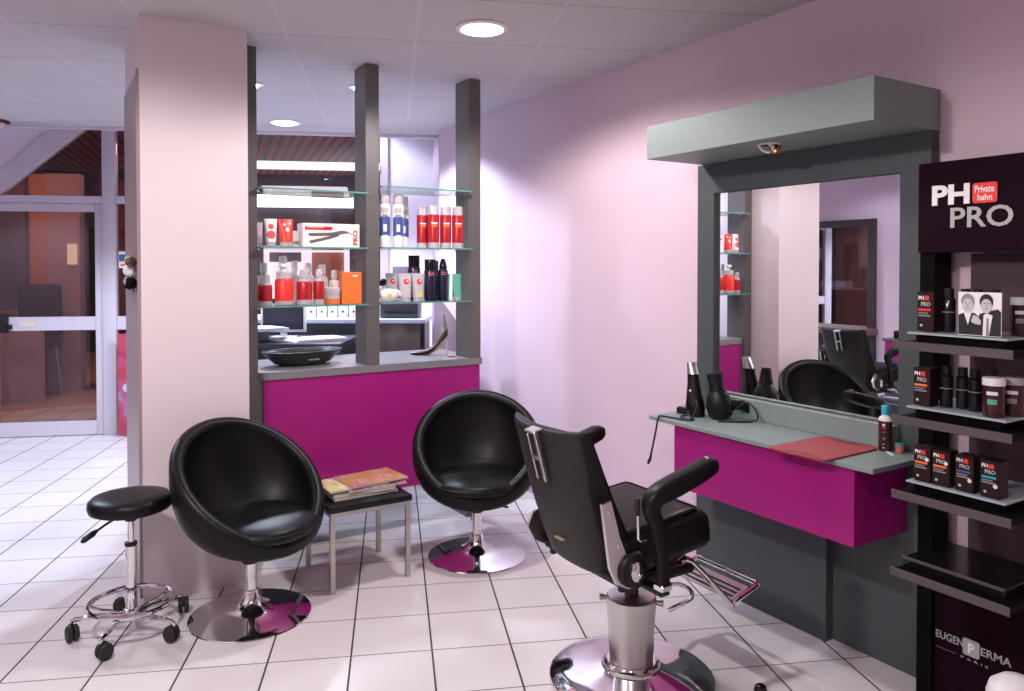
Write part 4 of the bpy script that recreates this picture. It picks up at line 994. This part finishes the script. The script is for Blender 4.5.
# ------------------------------------------------------------------ rolling stool
so = thing('rolling_stool', 'black round rolling stool with chrome foot ring left of the tub chair', 'stool', (.297, 3.352, 0)); so.scale = (.9, .9, 1.055)
bm = B(); lathe(bm, [(0, .468), (.145, .468), (.166, .476), (.172, .492), (.170, .510), (.155, .523), (.10, .529), (0, .531)], 44); obj('seat', bm, M['leather'], so, ang=60)
bm = B(); lathe(bm, [(.05, .452), (.05, .4675)], 20); lathe(bm, [(.024, .43), (.022, .4515)], 20); obj('seat_plate', bm, M['blackplastic'], so)
bm = B(); lathe(bm, [(.0135, .345), (.0135, .43)], 18); obj('gas_piston', bm, M['chrome'], so)
bm = B(); lathe(bm, [(.023, .335), (.0265, .338), (.0265, .347), (.0145, .350)], 18); obj('collar', bm, M['blackplastic'], so)
bm = B(); lathe(bm, [(.0235, .06), (.0235, .3345)], 20); lathe(bm, [(.034, .055), (.034, .095), (.026, .10)], 20); obj('column_tube', bm, M['chrome'], so)
lev = B(); tube(lev, [(-.04, -.01, .458), (-.10, -.035, .437), (-.135, -.052, .423)], .005, 8); lv = obj('height_lever', lev, M['blackplastic'], so)
bm = B(); tube(bm, [(-.133, -.051, .424), (-.150, -.060, .417), (-.185, -.078, .404), (-.195, -.083, .400)], [.006, .012, .011, .005], 10); obj('paddle', bm, M['blackplastic'], lv)
bm = B(); tube(bm, [(.172*math.cos(2*PI*i/56), .172*math.sin(2*PI*i/56), .122) for i in range(56)], .0095, 10, True); fr = obj('foot_ring', bm, M['chrome'], so)
bm = B()
for k in range(5):
    an = math.radians(20+72*k)
    tube(bm, [(.03*math.cos(an), .03*math.sin(an), .085), (.12*math.cos(an), .12*math.sin(an), .100), (.165*math.cos(an), .165*math.sin(an), .116)], .006, 8)
obj('ring_strut', bm, M['chrome'], fr)
for k in range(5):
    an = math.radians(20+72*k); c, s = math.cos(an), math.sin(an)
    bm = B(); tube(bm, [(.03*c, .03*s, .074), (.13*c, .13*s, .080), (.225*c, .225*s, .076), (.238*c, .238*s, .070), (.240*c, .240*s, .062)], [.012, .010, .009, .008, .007], 10); lg = obj('leg', bm, M['chrome'], so)
    wm = Matrix.Translation((.240*c, .240*s, 0)) @ Matrix.Rotation(an+1.1+.5*k, 4, 'Z')
    bm = B()
    for sd_ in (-1, 1):
        lathe(bm, [(.0, 0), (.028, 0), (.031, .004), (.031, .014), (.026, .019), (0, .019)], 20, tuple(wm @ Vector((.016, sd_*.004, .0312))), wm.to_3x3().to_4x4() @ Matrix.Rotation(-sd_*PI/2, 4, 'X'))
    tube(bm, [tuple(wm @ Vector(p)) for p in [(-.002, 0, .062), (0, 0, .054), (.012, 0, .030)]], [.009, .012, .008], 8)
    obj('caster', bm, M['rubber'], lg)

# ------------------------------------------------------------------ barber chair (faces +x locally)
def barber_chair(loc, rotz, label):
    t = thing('barber_chair', label, 'barber chair', loc, rotz)
    bm = B(); lathe(bm, [(.286, 0), (.291, .006), (.289, .016), (.272, .026), (.20, .037), (.125, .045), (.105, .050), (.104, .056), (.092, .062), (.086, .07)], 64); obj('base', bm, M['chrome'], t, ang=40)
    bm = B(); tube(bm, [(.10*math.cos(math.radians(a_)), .10*math.sin(math.radians(a_)), .058) for a_ in range(120, 330, 6)], .004, 6); obj('base_ring', bm, M['steel'], t)
    bm = B(); lathe(bm, [(.076, .0705), (.078, .10), (.082, .20), (.088, .282), (.088, .294), (.082, .300), (.05, .304)], 44); obj('column_tube', bm, M['chrome_soft'], t)
    for an in (2.4, -.9):
        bm = B(); tube(bm, [(.0885*math.cos(an), .0885*math.sin(an), .283), (.112*math.cos(an), .112*math.sin(an), .283)], [.008, .013], 10); obj('clamp_screw', bm, M['steel'], t)
    bm = B(); lathe(bm, [(.025, .3045), (.025, .40)], 20); obj('piston', bm, M['browndark'], t)
    bm = B(); tube(bm, smooth_path([(.03, -.05, .345), (.10, -.075, .34), (.155, -.085, .330), (.175, -.115, .315), (.15, -.14, .300), (.09, -.135, .288), (.070, -.115, .270)], 6), .0075, 10); obj('pump_lever', bm, M['chrome'], t)
    bm = B(); box(bm, -.16, .16, -.15, .15, .40, .445, .008); box(bm, -.215, .10, -.20, -.18, .425, .455, .004); box(bm, -.215, .10, .18, .20, .425, .455, .004); box(bm, -.22, -.19, -.222, .222, .445, .47, .004); box(bm, -.14, -.10, -.30, .30, .430, .4485, .004); obj('seat_frame', bm, M['blackplastic'], t)
    # seat block, rises a little to the front
    tilt = Matrix.Translation((-.22, 0, .460)) @ Matrix.Rotation(math.radians(-6), 4, 'Y')
    bm = B(); box(bm, .0, .415, -.216, .216, -.004, .130, .042, 5, mat=tilt); obj('seat', bm, M['leather2'], t, ang=60)
    bm = B(); box(bm, .02, .375, -.19, .19, .118, .142, .022, 4, mat=tilt); obj('seat_pad', bm, M['leather2'], t, ang=60)
    # backrest: padded slab, narrower behind, slight recline, rounded and cut lower corners
    def smooth01(u): u = max(0, min(1, u)); return u*u*(3-2*u)
    rings = []
    nz = 30
    for j in range(nz+1):
        s = .5-.5*math.cos(PI*j/nz)
        e = 1.0
        if s < .06: e = math.sqrt(max(0.0, 1-((.06-s)/.06)**2))*.8+.2
        if s > .94: e = math.sqrt(max(0.0, 1-((s-.94)/.06)**2))*.72+.28
        hw = 1-.28*(max(0, .20-s)/.20)**1.5
        z = .452+.505*s
        fr_ = min(-.14, -.205-.52*(z-.66)); re_ = -.275-.285*(z-.48)
        xm = (fr_+re_)/2-.012*math.sin(PI*s)
        tk = max(.030, (fr_-re_)/2)*e
        hwf = (.213+.006*s)*hw*(1-.05*(1-e)); hwr = (.160+.018*s)*hw*(1-.05*(1-e))
        ring = []
        n = 40
        for q in range(n):
            an = 2*PI*q/n
            cx_ = math.copysign(abs(math.cos(an))**.45, math.cos(an)); sy_ = math.copysign(abs(math.sin(an))**.45, math.sin(an))
            w_ = hwr+(hwf-hwr)*(cx_*.5+.5)
            y = sy_*w_; bow = .030*(y/.225)**2
            dip = .018*(1-min(1, (y/.225)**2))*smooth01((s-.75)/.25)
            ring.append((xm+tk*cx_+bow, y, z-dip))
        rings.append(ring)
    bm = B(); loft(bm, rings)
    bm.normal_update(); bmesh.ops.recalc_face_normals(bm, faces=bm.faces[:])
    for f in bm.faces: f.material_index = 1 if (f.normal.x < -.6 and f.normal.z < .5) else 0
    bk_o = obj('backrest', bm, [M['leather2'], M['vinyl_rear']], t, ang=50)
    bm = B(); box(bm, -.322, -.3115, -.03, .015, .560, .565); obj('maker_tag', bm, M['gold'], bk_o)
    # headrest bracket on the back
    bm = B()
    brm = Matrix.Translation((-.376, .012, .765)) @ Matrix.Rotation(math.radians(-15.5), 4, 'Y')
    box(bm, -.010, .004, -.040, -.026, 0, .165, .002, 1, mat=brm); box(bm, -.010, .004, .006, .014, 0, .16, .002, 1, mat=brm)
    box(bm, -.012, .025, -.042, .018, .1655, .176, .003, 1, mat=brm); box(bm, -.012, -.006, -.0255, .0055, .075, .09, mat=brm)
    obj('headrest_bracket', bm, M['chrome_soft'], t)
    # side brackets and arms
    for sd_ in (-1, 1):
        y0 = sd_*.225; y1 = sd_*.238
        bm = B()
        strip = [(-.322, .735), (-.288, .742), (-.252, .62)] if sd_ < 0 else [(-.268, .575), (-.245, .59)]
        prism(bm, strip+[(-.225, .56), (-.165, .56), (-.150, .50), (-.165, .462), (-.215, .452), (-.262, .475), (-.290, .53)][(0 if sd_ < 0 else 0):], lambda a, b, d: (a, d, b), y0, y1)
        hb_ = obj('hinge_bracket', bm, M['chrome_soft'], t)
        bm = B(); lathe(bm, [(.052, 0), (.055, .006), (.050, .014), (.030, .016)], 32, (-.203, sd_*.2385, .512), Matrix.Rotation(-sd_*PI/2, 4, 'X')); obj('hinge_disc', bm, M['blackplastic'], hb_)
        bm = B(); lathe(bm, [(.027, 0), (.026, .008), (.018, .012), (0, .013)], 28, (-.203, sd_*.2550, .512), Matrix.Rotation(-sd_*PI/2, 4, 'X') @ Matrix.Diagonal((.9, 1.2, 1, 1))); obj('hinge_cap', bm, M['chrome'], hb_)
        bm = B()
        for zz, xx in ((.708, -.297), (.60, -.262)) if sd_ < 0 else ((.53, -.262),):
            lathe(bm, [(.007, 0), (.006, .004), (0, .005)], 12, (xx, sd_*.2382, zz), Matrix.Rotation(-sd_*PI/2, 4, 'X'))
        obj('bracket_screw', bm, M['chrome'], hb_)
        # arm upright + padded arm in one bent form
        bm = B()
        ym = sd_*.292
        path = [(-.122, .470), (-.130, .56), (-.148, .65), (-.172, .712), (-.154, .748), (-.08, .770), (.012, .793), (.075, .812), (.098, .816)]
        wid = [.016, .016, .017, .023, .031, .034, .034, .032, .024]
        hei = [.020, .020, .021, .027, .030, .032, .030, .028, .018]
        P = smooth_path([(a_, 0, b_) for a_, b_ in path], 5)
        rings = []
        for i, p in enumerate(P):
            d_ = (P[min(i+1, len(P)-1)]-P[max(i-1, 0)]).normalized(); nn = Vector((-d_.z, 0, d_.x))
            u = i/(len(P)-1)*(len(wid)-1); k0 = min(int(u), len(wid)-2); f_ = u-k0
            w_ = wid[k0]*(1-f_)+wid[k0+1]*f_; h_ = hei[k0]*(1-f_)+hei[k0+1]*f_
            ring = []
            for q in range(20):
                an = 2*PI*q/20; cx_ = math.copysign(abs(math.cos(an))**.55, math.cos(an)); sx_ = math.copysign(abs(math.sin(an))**.55, math.sin(an))
                ring.append(p+nn*(h_*sx_)+Vector((0, ym+w_*cx_, 0)))
            rings.append(ring)
        loft(bm, rings); am = obj('armrest', bm, M['leather2'], t, ang=50)
        bm = B(); box(bm, -.146, -.100, ym-.020, ym+.020, .449, .4695, .003, 1); obj('arm_foot', bm, M['chrome'], am)
        bm = B(); lathe(bm, [(.010, 0), (.009, .004), (0, .006)], 14, (.068, ym, .8390), Matrix.Rotation(math.radians(-8), 4, 'Y')); obj('arm_stud', bm, M['chrome'], am)
    lev2 = B(); tube(lev2, smooth_path([(-.165, -.262, .60), (-.198, -.264, .612), (-.203, -.266, .64), (-.205, -.266, .69)], 4), .0045, 8); l2 = obj('recline_lever', lev2, M['chrome'], t)
    bm = B(); tube(bm, [(-.205, -.266, .6905), (-.206, -.266, .70), (-.208, -.266, .745)], [.006, .009, .009], 10); obj('lever_grip', bm, M['rubber'], l2)
    # footrest
    ft = B()
    for sd_ in (-1, 1):
        y_ = sd_*.155-.0
        tube(ft, smooth_path([(.08, y_, .444), (.135, y_, .442), (.328, y_, .252), (.345, y_, .249), (.470, y_, .285)], 3), .0105, 10)
    tube(ft, [(.470, -.155, .285), (.480, -.145, .288), (.480, .145, .288), (.470, .155, .285)], .0105, 10)
    fo = obj('footrest', ft, M['chrome'], t)
    bm = B(); pm = Matrix.Translation((.350, 0, .250)) @ Matrix.Rotation(math.radians(-17.5), 4, 'Y')
    box(bm, .0, .095, -.146, .146, -.004, .004, .002, 1, mat=pm); obj('tread_plate', bm, M['chrome_soft'], fo)
    bm = B()
    for q in range(3): box(bm, .012+.022*q, .020+.022*q, -.135, .135, .0042, .0075, .001, 1, mat=pm)
    obj('tread_rib', bm, M['rubber'], fo)
    return t
bc = barber_chair((1.77, 2.048, 0), 0, 'black barber chair with round steel base facing the styling station mirror')

kb = thing('floor_ball', 'small shiny black ball on the floor right of the barber chair base', 'ball', (2.065, 1.725, 0))
bm = B(); lathe(bm, [(0, 0), (.014, .004), (.022, .016), (.023, .024), (.018, .038), (.008, .045), (0, .046)], 24); obj('ball', bm, M['blackgloss'], kb)
# ------------------------------------------------------------------ left wall, known from its reflection in the mirror
LX = -1.6
ls = thing('left_mirror', 'dark framed wall mirror on the left wall, seen in the station mirror', 'mirror', (0, 0, 0))
y0, y1, zb_, zt = 4.40, 5.45, .86, 1.93
bm = B(); box(bm, LX+.002, LX+.045, y0, y0+.07, zb_, zt); box(bm, LX+.002, LX+.045, y1-.07, y1, zb_, zt); box(bm, LX+.002, LX+.045, y0+.07, y1-.07, zt-.07, zt); obj('frame', bm, pb('dark_brown_frame', (.04, .032, .035), .4), ls)
bm = B(); box(bm, LX+.004, LX+.02, y0+.071, y1-.071, zb_, zt-.071); obj('mirror_pane', bm, M['mirror'], ls)
lsd = thing('left_ledge', 'brown wooden ledge under the left wall mirror, seen in the station mirror', 'ledge', (0, 0, 0))
bm = B(); box(bm, LX+.002, LX+.25, y0-.02, y1, .80, .859, .002, 1); obj('board', bm, pb('ledge_brown', (.16, .10, .085), .5), lsd)
bm = B(); box(bm, LX+.002, LX+.05, y0-.0, y1, 0, .7995); obj('support', bm, M['deskdark'], lsd)
cb = thing('left_cabinet', 'dark cabinet with magenta band by the left wall, seen in the station mirror', 'cabinet', (0, 0, 0))
bm = B(); box(bm, LX+.002, -1.225, 3.30, 4.08, 0, .62, .002, 1); obj('body', bm, M['greydark'], cb)
bm = B(); box(bm, LX+.002, -1.225, 3.30, 4.08, .6205, .785, .002, 1); obj('drawer_band', bm, M['magenta'], cb)
bm = B(); box(bm, LX+.002, -1.215, 3.28, 4.10, .7855, .812, .002, 1); obj('top', bm, M['taupe'], cb)
cbx = thing('dark_case', 'small dark case on the left cabinet, seen in the station mirror', 'case', (LX+.22, 3.92, .8125))
bm = B(); box(bm, -.1, .12, -.14, .10, 0, .07, .006); obj('case_body', bm, M['blackplastic'], cbx)
bm = B(); tube(bm, [(0, -.05, .07), (0, -.04, .085), (0, .03, .085), (0, .04, .07)], .005, 8); obj('handle', bm, M['steel'], cbx)
dup_ch = dup(bc, (-.72, 3.92, 0), PI, 'black barber chair in front of the left wall mirror, seen only in the station mirror')

# products stand a little forward on the glass, near the shelf fronts
for o in bpy.data.objects:
    if o.parent is None and o.get('category') and .85 < o.location.x < 2.15 and 3.8 < o.location.y < 4.12 and 1.25 < o.location.z < 1.6:
        k = (o.location.y-.055)/o.location.y; o.location.x *= k; o.location.y *= k
# ------------------------------------------------------------------ world, camera, view
w = bpy.data.worlds.new('night'); SC.world = w; w.use_nodes = True
w.node_tree.nodes['Background'].inputs[0].default_value = (.02, .018, .03, 1); w.node_tree.nodes['Background'].inputs[1].default_value = 1.0
cd_ = bpy.data.cameras.new('camera'); cam = bpy.data.objects.new('camera', cd_); COL.objects.link(cam)
cam.location = (0, 0, CAM_H)
pitch = math.atan((281-267)/760)
cam.rotation_euler = (PI/2-pitch, 0, -TH)
cd_.sensor_width = 36; cd_.lens = 760/1024*36; cd_.shift_y = -(345.5-281)/1024; cd_.clip_start = .05
SC.camera = cam
vs = SC.view_settings
vs.view_transform = 'Standard'; vs.look = 'None'; vs.gamma = 1; vs.use_curve_mapping = False; vs.exposure = 0.2
